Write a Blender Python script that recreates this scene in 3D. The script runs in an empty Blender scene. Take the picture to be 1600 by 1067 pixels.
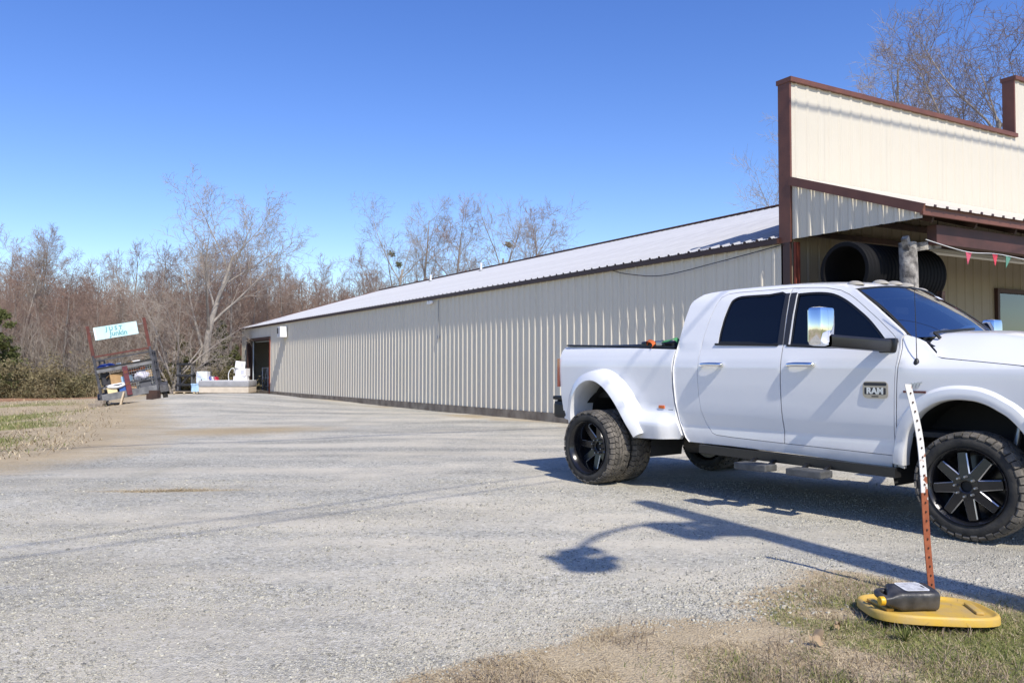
import bpy, bmesh, math, random
import numpy as np
from mathutils import Vector, Matrix, Euler
from mathutils.geometry import delaunay_2d_cdt
R = math.radians
random.seed(7); rng = np.random.default_rng(7)
scene = bpy.context.scene
COL = scene.collection

# ------------------------------------------------------------------ camera
EYE = 1.385
cd = bpy.data.cameras.new('camera'); cam = bpy.data.objects.new('camera', cd); COL.objects.link(cam)
cd.sensor_width = 36.0; cd.lens = 1291/1600*36; cd.clip_start = 0.05; cd.clip_end = 2000
cam.location = (0, 0, EYE); cam.rotation_euler = (R(90)+math.atan(35.5/1291), 0, 0)
scene.camera = cam
# ------------------------------------------------------------------ light
SUN_EL, SUN_AZ_T = R(46.5), R(-24.9)           # elevation; heading light travels to (from +Y, clockwise)
sx, sy = math.sin(SUN_AZ_T), math.cos(SUN_AZ_T)
w = bpy.data.worlds.new('World'); scene.world = w; w.use_nodes = True
nt = w.node_tree; bg = nt.nodes['Background']
sk = nt.nodes.new('ShaderNodeTexSky'); sk.sky_type = 'NISHITA'; sk.sun_disc = False
sk.sun_elevation = SUN_EL; sk.sun_rotation = math.atan2(-sx, -sy)
sk.air_density = 1.0; sk.dust_density = 0.3; sk.ozone_density = 3.0; sk.altitude = 0
hs = nt.nodes.new('ShaderNodeHueSaturation'); hs.inputs['Saturation'].default_value = 1.26; hs.inputs['Hue'].default_value = .519; hs.inputs['Value'].default_value = 1.26
nt.links.new(sk.outputs[0], hs.inputs['Color']); nt.links.new(hs.outputs[0], bg.inputs[0]); bg.inputs[1].default_value = 0.145
sd = bpy.data.lights.new('sun', 'SUN'); sun = bpy.data.objects.new('sun', sd); COL.objects.link(sun)
sd.energy = 5.0; sd.angle = R(0.53); sd.color = (1.0, 0.945, 0.85)
Ldir = Vector((sx*math.cos(SUN_EL), sy*math.cos(SUN_EL), -math.sin(SUN_EL)))
sun.rotation_euler = Ldir.to_track_quat('-Z', 'Y').to_euler(); sun.location = (6, -10, 20)
scene.view_settings.view_transform = 'Standard'; scene.view_settings.look = 'None'
scene.view_settings.exposure = 0.04; scene.view_settings.gamma = 1.0
scene.view_settings.use_curve_mapping = False
scene.cycles.max_bounces = 6; scene.cycles.transparent_max_bounces = 12

# ------------------------------------------------------------------ helpers
def mat(name, col, rough=0.6, metal=0.0, var=None, scale=6.0, bump=0.0, bscale=40.0, coat=0.0, spec=0.5, detail=5.0, obj_rand=None):
    """principled material; var = second colour mixed in by noise"""
    m = bpy.data.materials.new(name); m.use_nodes = True
    t = m.node_tree; b = t.nodes['Principled BSDF']
    b.inputs['Base Color'].default_value = (*col, 1); b.inputs['Roughness'].default_value = rough
    b.inputs['Metallic'].default_value = metal; b.inputs['Coat Weight'].default_value = coat
    b.inputs['Specular IOR Level'].default_value = spec
    tc = t.nodes.new('ShaderNodeTexCoord')
    if var is not None:
        n = t.nodes.new('ShaderNodeTexNoise'); n.inputs['Scale'].default_value = scale; n.inputs['Detail'].default_value = detail
        t.links.new(tc.outputs['Object'], n.inputs['Vector'])
        r = t.nodes.new('ShaderNodeValToRGB'); r.color_ramp.elements[0].position = .38; r.color_ramp.elements[1].position = .66
        r.color_ramp.elements[0].color = (*col, 1); r.color_ramp.elements[1].color = (*var, 1)
        t.links.new(n.outputs['Fac'], r.inputs[0]); t.links.new(r.outputs[0], b.inputs['Base Color'])
        last = r.outputs[0]
        if obj_rand:
            oi = t.nodes.new('ShaderNodeObjectInfo'); mx = t.nodes.new('ShaderNodeMix'); mx.data_type = 'RGBA'
            t.links.new(oi.outputs['Random'], mx.inputs[0]); t.links.new(last, mx.inputs[6]); mx.inputs[7].default_value = (*obj_rand, 1)
            t.links.new(mx.outputs[2], b.inputs['Base Color'])
    if bump:
        n2 = t.nodes.new('ShaderNodeTexNoise'); n2.inputs['Scale'].default_value = bscale; n2.inputs['Detail'].default_value = 4
        t.links.new(tc.outputs['Object'], n2.inputs['Vector'])
        bp = t.nodes.new('ShaderNodeBump'); bp.inputs['Strength'].default_value = bump; bp.inputs['Distance'].default_value = .02
        t.links.new(n2.outputs['Fac'], bp.inputs['Height']); t.links.new(bp.outputs[0], b.inputs['Normal'])
    return m

class MB:
    """collects geometry for ONE mesh object"""
    def __init__(s): s.v = []; s.f = []; s.mi = []; s.m = 0
    def add(s, vs, fs):
        o = len(s.v); s.v.extend(tuple(p) for p in vs)
        for f in fs: s.f.append(tuple(i+o for i in f)); s.mi.append(s.m)
        return s
    def box(s, c, d, rot=None):
        x, y, z = d[0]/2, d[1]/2, d[2]/2
        P = [Vector((a, b, e)) for a in (-x, x) for b in (-y, y) for e in (-z, z)]
        if rot is not None:
            M = Euler(rot).to_matrix(); P = [M @ p for p in P]
        P = [p+Vector(c) for p in P]
        return s.add(P, [(0, 1, 3, 2), (4, 6, 7, 5), (0, 4, 5, 1), (2, 3, 7, 6), (0, 2, 6, 4), (1, 5, 7, 3)])
    def bbox(s, c, d, b=0.01, rot=None):
        """bevelled box"""
        x, y, z = d[0]/2, d[1]/2, d[2]/2; b = min(b, x*.9, y*.9, z*.9)
        bm = bmesh.new(); bmesh.ops.create_cube(bm, size=1.0)
        for vv in bm.verts: vv.co = Vector((vv.co.x*2*x, vv.co.y*2*y, vv.co.z*2*z))
        bmesh.ops.bevel(bm, geom=bm.edges[:], offset=b, segments=2, affect='EDGES', profile=.6)
        M = Euler(rot).to_matrix() if rot is not None else Matrix.Identity(3)
        bm.verts.index_update()
        vs = [M @ vv.co + Vector(c) for vv in bm.verts]; fs = [tuple(q.index for q in f.verts) for f in bm.faces]
        bm.free(); return s.add(vs, fs)
    def bar(s, a, b, wd, th, up=(0, 0, 1)):
        a, b = Vector(a), Vector(b); d = (b-a).normalized(); u = Vector(up)
        if abs(d.dot(u)) > .98: u = Vector((0, 1, 0))
        x = d.cross(u).normalized(); y = x.cross(d)
        P = [q+x*i*wd/2+y*j*th/2 for q in (a, b) for i, j in ((-1, -1), (1, -1), (1, 1), (-1, 1))]
        return s.add(P, [(3, 2, 1, 0), (4, 5, 6, 7), (0, 1, 5, 4), (1, 2, 6, 5), (2, 3, 7, 6), (3, 0, 4, 7)])
    def tube(s, pts, r, n=8, caps=True):
        pts = [Vector(p) for p in pts]; k = len(pts); rs = r if hasattr(r, '__len__') else [r]*k
        vs = []; u = None
        for i, p in enumerate(pts):
            d = (pts[min(i+1, k-1)]-pts[max(i-1, 0)]).normalized()
            if u is None: u = d.orthogonal().normalized()
            else: u = (u-d*u.dot(d)).normalized()
            vv = d.cross(u)
            for j in range(n):
                a = 2*math.pi*j/n; vs.append(p+(u*math.cos(a)+vv*math.sin(a))*rs[i])
        fs = [(i*n+j, i*n+(j+1) % n, (i+1)*n+(j+1) % n, (i+1)*n+j) for i in range(k-1) for j in range(n)]
        if caps: fs += [tuple(range(n))[::-1], tuple(range((k-1)*n, k*n))]
        return s.add(vs, fs)
    def lathe(s, prof, n=32, axis='y', c=(0, 0, 0), a0=0, a1=2*math.pi):
        """prof list of (radius, offset along axis)"""
        vs = []; full = abs(a1-a0-2*math.pi) < 1e-6; m = n if full else n+1
        for r, o in prof:
            for j in range(m):
                a = a0+(a1-a0)*j/n; p, q = r*math.cos(a), r*math.sin(a)
                v = (p, o, q) if axis == 'y' else ((p, q, o) if axis == 'z' else (o, p, q))
                vs.append((v[0]+c[0], v[1]+c[1], v[2]+c[2]))
        fs = []
        for i in range(len(prof)-1):
            for j in range(n):
                k = (j+1) % m if full else j+1
                fs.append((i*m+j, i*m+k, (i+1)*m+k, (i+1)*m+j))
        return s.add(vs, fs)
    def grid(s, P, flip=False):
        """P[i][j] points"""
        a, b = len(P), len(P[0])
        fs = [(i*b+j, i*b+j+1, (i+1)*b+j+1, (i+1)*b+j) for i in range(a-1) for j in range(b-1)]
        if flip: fs = [f[::-1] for f in fs]
        return s.add([p for r_ in P for p in r_], fs)
    def prism(s, poly, d, M=None):
        """poly (x,z) extruded along y by d (centred on 0..d)"""
        n = len(poly); vs = [Vector((p[0], 0, p[1])) for p in poly]+[Vector((p[0], d, p[1])) for p in poly]
        if M is not None: vs = [M @ v for v in vs]
        return s.add(vs, [tuple(range(n)), tuple(range(2*n-1, n-1, -1))]+[((i+1) % n, i, n+i, n+(i+1) % n) for i in range(n)])
    def mirror_y(s):
        q = MB(); q.v = [(a, -b, c) for a, b, c in s.v]; q.f = [f[::-1] for f in s.f]; q.mi = list(s.mi); return q
    def mesh(s, name, mats, smooth=None):
        me = bpy.data.meshes.new(name); me.from_pydata(s.v, [], s.f)
        for m in (mats if isinstance(mats, (list, tuple)) else [mats]): me.materials.append(m)
        if any(s.mi): me.polygons.foreach_set('material_index', s.mi)
        if smooth:
            me.shade_smooth(); me.set_sharp_from_angle(angle=R(smooth))
        me.update(); return me
    def build(s, name, mats, parent=None, smooth=None, loc=None, rot=None):
        return link(name, s.mesh(name, mats, smooth), parent, loc, rot)

def link(name, me, parent=None, loc=None, rot=None):
    o = bpy.data.objects.new(name, me); COL.objects.link(o)
    if parent is not None: o.parent = parent
    if loc is not None: o.location = loc
    if rot is not None: o.rotation_euler = rot
    return o
def tag(o, label=None, cat=None, group=None, kind=None):
    if label: o['label'] = label
    if cat: o['category'] = cat
    if group: o['group'] = group
    if kind: o['kind'] = kind
    return o
def thing(name, label, cat, loc=(0, 0, 0), rot=(0, 0, 0), group=None):
    o = bpy.data.objects.new(name, None); COL.objects.link(o); o.location = loc; o.rotation_euler = rot
    o.empty_display_size = .1
    return tag(o, label, cat, group)
def text_mesh(txt, size, ext=0.002, bold=0.0):
    c = bpy.data.curves.new('lettering', 'FONT'); c.body = txt; c.size = size; c.extrude = ext; c.offset = bold
    c.align_x = 'CENTER'; c.align_y = 'CENTER'; c.resolution_u = 3
    o = bpy.data.objects.new('lettering', c); me = bpy.data.meshes.new_from_object(o)
    bpy.data.objects.remove(o); bpy.data.curves.remove(c); return me
def vnoise(x, y, seed=0):
    """smooth value noise, numpy"""
    xi = np.floor(x).astype(np.int64); yi = np.floor(y).astype(np.int64); fx = x-xi; fy = y-yi
    fx = fx*fx*(3-2*fx); fy = fy*fy*(3-2*fy)
    def h(a, b):
        n = (a*374761393+b*668265263+seed*1442695041) & 0x7fffffff
        n = ((n ^ (n >> 13))*1274126177) & 0x7fffffff
        return ((n ^ (n >> 16)) & 0xffff)/65535.0
    return (h(xi, yi)*(1-fx)+h(xi+1, yi)*fx)*(1-fy)+(h(xi, yi+1)*(1-fx)+h(xi+1, yi+1)*fx)*fy
def fbm(x, y, seed=0, oct=4):
    s = 0; a = .5; t = 0
    for i in range(oct): s = s+a*vnoise(x*2**i+i*17.3, y*2**i-i*9.1, seed+i); t += a; a *= .5
    return s/t
def sstep(a, b, x):
    t = np.clip((np.asarray(x, float)-a)/(b-a), 0, 1); return t*t*(3-2*t)
def catmull(pts, n=6):
    P = [np.array(p, float) for p in pts]; out = []
    for i in range(len(P)-1):
        p0, p1, p2, p3 = P[max(i-1, 0)], P[i], P[i+1], P[min(i+2, len(P)-1)]
        for k in range(n):
            t = k/n; out.append(.5*((2*p1)+(-p0+p2)*t+(2*p0-5*p1+4*p2-p3)*t*t+(-p0+3*p1-3*p2+p3)*t**3))
    out.append(P[-1]); return [tuple(p) for p in out]

# ------------------------------------------------------------------ ground
def gz(x, y):
    x = np.asarray(x, float); y = np.asarray(y, float)
    t = np.clip(y-10, 0, 52); z = -0.0108*np.where(t < 4, t*t/8, t-2)
    z = z+.36*np.exp(-(np.where(x < -12, (x+12)/1.7, (x+12)/4.0)**2)-((y-31)/7.0)**2)
    z = z-.10*sstep(-8, -18, x)*sstep(14, 24, y)
    z = z+.20*sstep(22, 38, y)*sstep(56, 47, y)*sstep(.5, 3.2, 11.65-(x*.8641+y*.5034))*sstep(-25, -18, x)
    z = z+.022*(fbm(x*.45, y*.45, 3)-.5)*2*sstep(60, 20, y)
    z = z+.012*(fbm(x*2.2+5, y*2.2, 8, 3)-.5)*sstep(20, 8, np.hypot(x, y))
    return z
def g1(x, y): return float(gz(np.array([x]), np.array([y]))[0])
# edge of the near verge (gravel / grass) as a polyline y(x), and the lawn on the far side
VX = [-2.2, -.9, -.5, 0, .35, .71, 1.31, 1.8, 2.29, 3.0, 5, 9]
VY = [1.6, 3.25, 3.62, 4.0, 4.28, 4.5, 4.8, 5.35, 5.5, 4.95, 4.6, 4.2]
def verge(x, y):
    """signed, >0 in the near grass"""
    return np.interp(x, VX, VY)-y+.55*(fbm(x*1.6, y*1.6, 21)-.5)+.25*(fbm(x*6, y*6, 22)-.5)
LX = [-80, -14, -6.4, -6.2, -7.0, -8.6, -10.6, -12.2, -13.4, -15, -17, -20]
def lawn(x, y):
    """>0 on the lawn to the left of the drive"""
    b = np.interp(y, [2, 7, 10.3, 11.7, 12.6, 15.6, 18.7, 25, 30, 36, 44, 60], [-14, -10, -7.0, -6.8, -6.7, -7.5, -8.6, -11.3, -13.6, -16.8, -19.5, -19])
    return b-x+1.1*(fbm(x*.35, y*.35, 31)-.5)+.5*(fbm(x*1.7, y*1.7, 32)-.5)
def axis(lo, hi, a, b, st, gr=1.13):
    v = list(np.arange(a, b+1e-6, st)); d = st
    while v[-1] < hi: d *= gr; v.append(v[-1]+d)
    d = st; 
    while v[0] > lo: d *= gr; v.insert(0, v[0]-d)
    return np.array(v)
GX = axis(-400, 400, -9, 7, .11); GY = axis(-120, 700, 2.2, 15, .075, 1.06)
XX, YY = np.meshgrid(GX, GY); ZZ = gz(XX, YY)
nx, ny = len(GX), len(GY)
gm = bpy.data.meshes.new('ground')
V = np.stack([XX, YY, ZZ], -1).reshape(-1, 3)
ii = (np.arange(ny-1)[:, None]*nx+np.arange(nx-1)[None]).reshape(-1)
Fq = np.stack([ii, ii+1, ii+nx+1, ii+nx], 1)
gm.from_pydata(V.tolist(), [], Fq.tolist()); gm.shade_smooth()
mg = np.maximum(sstep(-.16, .2, verge(XX, YY)), sstep(-.9, .9, lawn(XX, YY)))
mg = np.maximum(mg, sstep(52, 56, YY)); mg = np.maximum(mg, sstep(-1, -4, YY))
# straw scattered on the gravel
straw = np.exp(-(((XX+3.75)*.5+(YY-9.15)*-.2)/.5)**2-((YY-9.1-(XX+3.75)*.12)/.10)**2)*1.0
wallx = 11.65-(XX*.8641+YY*.5034)
straw = np.maximum(straw, sstep(1.3, .2, np.abs(wallx-.5))*sstep(.35, .7, fbm(XX*.5, YY*.5, 44))*.8*(YY > 14)*(YY < 58))
straw = np.maximum(straw, .92*np.exp(-((XX+6.0)/2.6)**2-((YY-18-(XX+6.0)*.3)/2.0)**2))
straw = np.maximum(straw, .70*sstep(-2.2, -.2, lawn(XX, YY))*sstep(8, 11, YY))
straw = np.maximum(straw, .62*sstep(-.9, .1, verge(XX, YY))*sstep(.3, .7, fbm(XX*2, YY*2, 61)))
red = sstep(.0, 1.0, lawn(XX, YY))*sstep(36, 40.5, YY)*sstep(48, 43, YY)
grn = sstep(.36, .60, fbm(XX*.8, YY*.35, 51))*sstep(.3, 3.0, lawn(XX, YY))*sstep(38, 30, YY)
grn = np.maximum(grn, sstep(.36, .6, fbm(XX*1.3, YY*1.3, 52)+.06+.16*np.clip(XX-1.1, -2, 1))*sstep(.1, .5, verge(XX, YY))*sstep(.4, 1.4, XX))
wall_damp = np.zeros_like(XX)
for nm, arr in (('grass', mg), ('straw', straw), ('red', red), ('green', grn)):
    a = gm.attributes.new(nm, 'FLOAT', 'POINT'); a.data.foreach_set('value', arr.reshape(-1).astype(np.float32))

def ground_material():
    m = bpy.data.materials.new('gravel_and_grass'); m.use_nodes = True; t = m.node_tree; L = t.links
    b = t.nodes['Principled BSDF']; b.inputs['Roughness'].default_value = .92; b.inputs['Specular IOR Level'].default_value = .15
    geo = t.nodes.new('ShaderNodeNewGeometry'); P = geo.outputs['Position']
    def N(ty, **k):
        n = t.nodes.new(ty)
        for a, v in k.items(): setattr(n, a, v)
        return n
    def noise(sc, det=5, rough=.55, vec=P):
        n = N('ShaderNodeTexNoise'); n.inputs['Scale'].default_value = sc; n.inputs['Detail'].default_value = det; n.inputs['Roughness'].default_value = rough
        L.new(vec, n.inputs['Vector']); return n.outputs['Fac']
    def ramp(f, stops):
        r = N('ShaderNodeValToRGB'); e = r.color_ramp.elements
        while len(e) < len(stops): e.new(.5)
        for q, (p, c) in zip(e, stops): q.position = p; q.color = (*c, 1) if hasattr(c, '__len__') else (c, c, c, 1)
        L.new(f, r.inputs[0]); return r.outputs[0]
    def mix(f, a, bb, mode='MIX'):
        n = N('ShaderNodeMix', data_type='RGBA', blend_type=mode)
        if isinstance(f, float): n.inputs[0].default_value = f
        else: L.new(f, n.inputs[0])
        for k, q in ((6, a), (7, bb)):
            if hasattr(q, '__len__'): n.inputs[k].default_value = (*q, 1)
            else: L.new(q, n.inputs[k])
        return n.outputs[2]
    def math_(op, a, bb):
        n = N('ShaderNodeMath', operation=op)
        for k, q in ((0, a), (1, bb)):
            if isinstance(q, (int, float)): n.inputs[k].default_value = q
            else: L.new(q, n.inputs[k])
        return n.outputs[0]
    def mapped(rot, sc):
        n = N('ShaderNodeMapping'); n.inputs['Rotation'].default_value = (0, 0, rot); n.inputs['Scale'].default_value = sc
        L.new(P, n.inputs['Vector']); return n.outputs[0]
    def attr(nm):
        n = N('ShaderNodeAttribute'); n.attribute_name = nm; return n.outputs['Fac']
    # stones: voronoi cells, each its own grey
    vo = N('ShaderNodeTexVoronoi'); vo.inputs['Scale'].default_value = 88; L.new(P, vo.inputs['Vector'])
    vo2 = N('ShaderNodeTexVoronoi'); vo2.inputs['Scale'].default_value = 36; L.new(P, vo2.inputs['Vector'])
    sp = N('ShaderNodeSeparateColor'); L.new(vo.outputs['Color'], sp.inputs[0])
    sp2 = N('ShaderNodeSeparateColor'); L.new(vo2.outputs['Color'], sp2.inputs[0])
    stone = ramp(sp.outputs[0], [(0, (.32, .303, .25)), (.4, (.505, .48, .395)), (.75, (.60, .57, .47)), (1, (.72, .685, .58))])
    big = ramp(sp2.outputs[0], [(0, (.28, .268, .235)), (.6, (.50, .477, .405)), (1, (.74, .705, .615))])
    stone = mix(ramp(sp2.outputs[1], [(.6, 0.), (.64, 1.)]), stone, big)
    # fine dust between and packed wheel tracks
    dustc = mix(noise(9, 6), (.54, .49, .385), (.66, .60, .475))
    tr = noise(1.0, 5, .6, mapped(R(-22), (.10, 1.05, 1)))
    tr2 = noise(1.0, 4, .6, mapped(R(-56), (.85, .07, 1)))
    dust = math_('ADD', math_('MULTIPLY', tr, .62), math_('MULTIPLY', noise(.8, 6, .62), .48))
    dustm = ramp(dust, [(.48, 0.), (.64, .78)])
    col = mix(dustm, stone, dustc)
    patch = ramp(noise(.45, 6, .62, mapped(R(-22), (.45, 1.5, 1))), [(.34, .74), (.52, .94), (.68, 1.05)])
    col = mix(1.0, col, patch, 'MULTIPLY')
    olive = ramp(tr2, [(.54, 0.), (.70, .30)]); col = mix(olive, col, (.36, .335, .255))
    # straw, soil, grass colours
    strawc = ramp(noise(55, 4, .7), [(.3, (.29, .215, .125)), (.55, (.50, .40, .25)), (.75, (.64, .54, .37))])
    fs = N('ShaderNodeMath', operation='MULTIPLY_ADD'); L.new(noise(7, 6, .7), fs.inputs[0]); fs.inputs[1].default_value = 1.3; fs.inputs[2].default_value = -.65
    def masked(nm, lo, hi):
        return ramp(math_('ADD', attr(nm), math_('MULTIPLY', fs.outputs[0], .55)), [(lo, 0.), (hi, 1.)])
    col = mix(masked('straw', .35, .85), col, strawc)
    soil = mix(noise(3, 5, .6), (.32, .25, .165), (.58, .475, .31))
    soil = mix(ramp(noise(26, 5, .7), [(.35, 0.), (.7, 1.)]), soil, strawc)
    col = mix(masked('grass', .30, .62), col, soil)
    green = mix(noise(30, 4, .7), (.15, .17, .045), (.36, .335, .13))
    col = mix(masked('green', .38, .95), col, green)
    col = mix(masked('red', .4, .9), col, (.36, .20, .115))
    L.new(col, b.inputs['Base Color'])
    bp = N('ShaderNodeBump'); bp.inputs['Strength'].default_value = .9; bp.inputs['Distance'].default_value = .014
    hgt = math_('ADD', math_('MULTIPLY', math_('SUBTRACT', 1.0, vo.outputs['Distance']), math_('SUBTRACT', 1.0, math_('MULTIPLY', dustm, .8))), math_('MULTIPLY', noise(28, 5, .7), .8))
    L.new(hgt, bp.inputs['Height']); L.new(bp.outputs[0], b.inputs['Normal'])
    return m
gm.materials.append(ground_material())
ground = link('ground', gm); tag(ground, kind='structure')

# ------------------------------------------------------------------ metal building
M_panel = mat('cream_steel', (.655, .60, .49), .42, var=(.60, .545, .435), scale=.7, spec=.4, obj_rand=(.66, .60, .49))
M_tan_shade = mat('tan_steel_shade', (.29, .24, .165), .5, var=(.26, .215, .145), scale=1.2)  # tan porch-wall sheets; porch shade is put into the colour by darkening it
M_roof = mat('galvalume', (.45, .45, .46), .42, .0, var=(.38, .38, .39), scale=1.5, spec=.4)
M_trim = mat('brown_trim', (.16, .060, .036), .5, var=(.12, .045, .028), scale=3)
M_trimd = mat('dark_brown_trim', (.05, .022, .018), .5)
M_redp = mat('red_oxide', (.26, .055, .03), .6, var=(.18, .04, .025), scale=8)
M_conc = mat('concrete_footing', (.30, .255, .195), .9, var=(.17, .135, .10), scale=2.5, bump=.4, bscale=30)
M_dark = mat('dark_void', (.012, .012, .012), .9)
M_slab = mat('slab', (.22, .21, .20), .9)
M_wood = mat('weathered_wood', (.32, .27, .21), .85, var=(.20, .165, .125), scale=9, bump=.4, bscale=60)
M_woodd = mat('dark_wood', (.06, .03, .02), .8, var=(.035, .02, .015), scale=5)
M_pale = mat('pale_wood', (.50, .40, .27), .8, var=(.40, .31, .20), scale=12)
M_black = mat('black_plastic', (.012, .012, .013), .45)
M_rub = mat('matte_black', (.02, .02, .02), .8)
M_white = mat('white_plastic', (.80, .80, .79), .4)
M_steel = mat('steel', (.45, .45, .45), .35, .9)
M_rust = mat('rust', (.20, .065, .035), .85, var=(.09, .038, .026), scale=14, bump=.3, bscale=80)

P0 = (4.96, 14.62, 0.0); BROT = math.atan2(.5034, .8641)
bld = thing('metal_building', 'long cream ribbed steel building with white roof, false front and brown trim', 'building', P0, (0, 0, BROT))
WB, LB, HE, SL = 9.45, 44.15, 3.66, .30
def prof(width, n, h=.034, minor=.007):
    """ribbed sheet profile (along, out)"""
    p = width/n; out = [(0, 0)]
    for i in range(n):
        c = (i+.5)*p
        out += [(c-.105, 0), (c-.095, minor), (c-.075, minor), (c-.065, 0)]
        out += [(c-.046, 0), (c-.021, h), (c+.021, h), (c+.046, 0)]
        out += [(c+.065, 0), (c+.075, minor), (c+.095, minor), (c+.105, 0)]
    return out+[(width, 0)]
PW = .9144
PR = prof(PW-.0015, 3)
def wall_mesh(z0, z1):
    m = MB(); m.grid([[(-o, y, z) for y, o in PR] for z in (z0, z1)]); return m.mesh('wall_panel', M_panel)
wm_full, wm_head = wall_mesh(-.26, HE-.02), wall_mesh(2.9, HE-.02)
OP0, OP1 = .23+40*PW, .23+46*PW
for k in range(48):
    o = link('wall_panel', wm_head if 40 <= k < 46 else wm_full, bld, (-.0012*(k % 2), .23+k*PW, 0))
# roof sheets, eave to ridge
rl = math.hypot(WB+.12, (WB+.12)*SL)
m = MB(); ca = 1/math.hypot(1, SL); sa = SL*ca
m.grid([[(-.12+t*ca-o*sa, y, HE+.02-.12*SL+t*sa+o*ca) for y, o in PR] for t in (0, rl)], flip=True)
rp = m.mesh('roof_panel', M_roof)
for k in range(48): link('roof_panel', rp, bld, (0, .23+k*PW, .0012*(k % 2)))
m = MB(); m.add([(WB, .2, HE+.02+WB*SL), (2*WB+.12, .2, HE-.02), (2*WB+.12, LB+.1, HE-.02), (WB, LB+.1, HE+.02+WB*SL)], [(0, 1, 2, 3)]); m.build('roof_slope', M_roof, bld)
m = MB(); m.box((WB, LB/2+.15, HE+.065+WB*SL), (.36, LB-.2, .03)); m.build('ridge_cap', M_trim, bld)
m = MB(); m.box((-.055, LB/2+.16, HE-.066), (.11, LB-.14, .095)); m.build('eave_trim', M_trimd, bld)
m = MB()
for k in range(48*3): m.box((-.112, .23+(k+.5)*PW/3, HE+.0), (.012, .05, .03))
e = m.build('rib_closure', M_trimd, bld); e['kind'] = 'stuff'
m = MB()
fz = lambda y: .205-.0088*y
for i in range(22):
    a, b_ = .25+i*2, min(.25+(i+1)*2, LB)
    if OP0-2 < a < OP1-.4: pass
    m.add([(x, y, z) for x in (-.052, .1) for y, zt in ((a, fz(a)), (b_, fz(b_))) for z in (zt-.9, zt)],
          [(0, 1, 3, 2), (1, 5, 7, 3), (4, 6, 7, 5)])
m.build('footing', M_conc, bld)
# far gable, far long wall
m = MB(); y = LB
m.add([(0, y, -.8), (2*WB, y, -.8), (2*WB, y, HE-.03), (WB, y, HE+WB*SL-.03), (0, y, HE-.03)], [(0, 1, 2, 3, 4)])
m.add([(2*WB, .3, -.8), (2*WB, y, -.8), (2*WB, y, HE-.03), (2*WB, .3, HE-.03)], [(0, 1, 2, 3)]); m.build('rear_wall', M_panel, bld)
m = MB(); m.box((-.02, LB+.02, HE/2-.35), (.08, .06, HE+.7)); m.build('corner_trim', M_trim, bld)
m = MB(); m.bar((-.16, LB+.09, HE-.05), (WB, LB+.09, HE+WB*SL), .03, .16); m.build('rake_trim', M_trim, bld)
m = MB(); m.box((WB, LB/2+.1, -.28), (2*WB-.3, LB-.5, .1)); m.build('floor_slab', M_slab, bld)
# big door opening in the far end of the long wall
m = MB()
m.box((-.0, OP0-.05, 1.25), (.16, .12, 3.3)); m.m = 1; m.box((-.0, OP1+.05, 1.25), (.16, .12, 3.3)); m.box((0, (OP0+OP1)/2, 2.86), (.2, OP1-OP0+.24, .16))
m.box((.12, OP1-.55, 1.3), (.06, 1.0, 3.0)); m.m = 2; m.box((.05, OP1-1.12, 1.25), (.06, .06, 3.0)); m.box((.2, (OP0+OP1)/2, 2.72), (.05, OP1-OP0, .05)); 
m.build('door_frame', [M_redp, M_trimd, mat('aluminium', (.62, .68, .70), .4, .3)], bld)
m = MB(); m.box((3.4, (OP0+OP1)/2, 1.2), (.08, 9, 3.4)); m.build('partition', mat('partition', (.17, .15, .13), .9, var=(.08, .07, .07), scale=2), bld)

# ---- false front
FW_, NF = .9, 21
FP = prof(FW_-.0015, 3, .016, .0015)
M_front = mat('front_steel', (.60, .55, .455), .45, var=(.57, .52, .425), scale=.6, spec=.4)
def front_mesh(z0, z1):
    q = MB(); q.grid([[(x, -o, z) for x, o in FP] for z in (z0, z1)], flip=True); return q.mesh('facade_panel', M_front if z1 > 4.6 else M_tan_shade)
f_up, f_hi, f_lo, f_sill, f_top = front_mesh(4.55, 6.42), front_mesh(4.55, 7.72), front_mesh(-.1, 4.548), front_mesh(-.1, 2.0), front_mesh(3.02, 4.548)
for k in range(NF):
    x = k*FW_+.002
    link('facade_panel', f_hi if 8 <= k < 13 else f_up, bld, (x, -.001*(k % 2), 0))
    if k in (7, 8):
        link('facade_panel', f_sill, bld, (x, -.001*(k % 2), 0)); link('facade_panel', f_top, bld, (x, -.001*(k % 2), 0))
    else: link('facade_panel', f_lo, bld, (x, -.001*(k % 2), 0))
m = MB(); m.box((3.58, .10, 6.455), (7.27, .34, .085)); m.box((15.3, .10, 6.455), (7.3, .34, .085)); m.box((9.45, .10, 7.755), (4.6, .34, .085)); m.build('parapet_cap', M_trim, bld)
m = MB(); m.box((-.022, .105, 4.98), (.045, .265, 2.86)); m.build('end_trim', M_trim, bld)
m = MB(); m.box((-.02, .075, 1.75), (.05, .16, 3.6)); m.build('corner_trim', M_trimd, bld)
m = MB(); m.box((.085, -.052, 1.75), (.12, .04, 3.6)); m.build('corner_post', M_redp, bld)
m = MB(); m.box((7.178, .105, 7.09), (.045, .265, 1.24)); m.box((11.72, .105, 7.09), (.045, .265, 1.24)); m.build('step_trim', M_trim, bld)
m = MB(); m.box((9.4, .17, 5.5), (18.7, .08, 1.8)); m.box((9.45, .17, 7.0), (4.5, .08, 1.3)); m.build('parapet_back', M_panel, bld)
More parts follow.
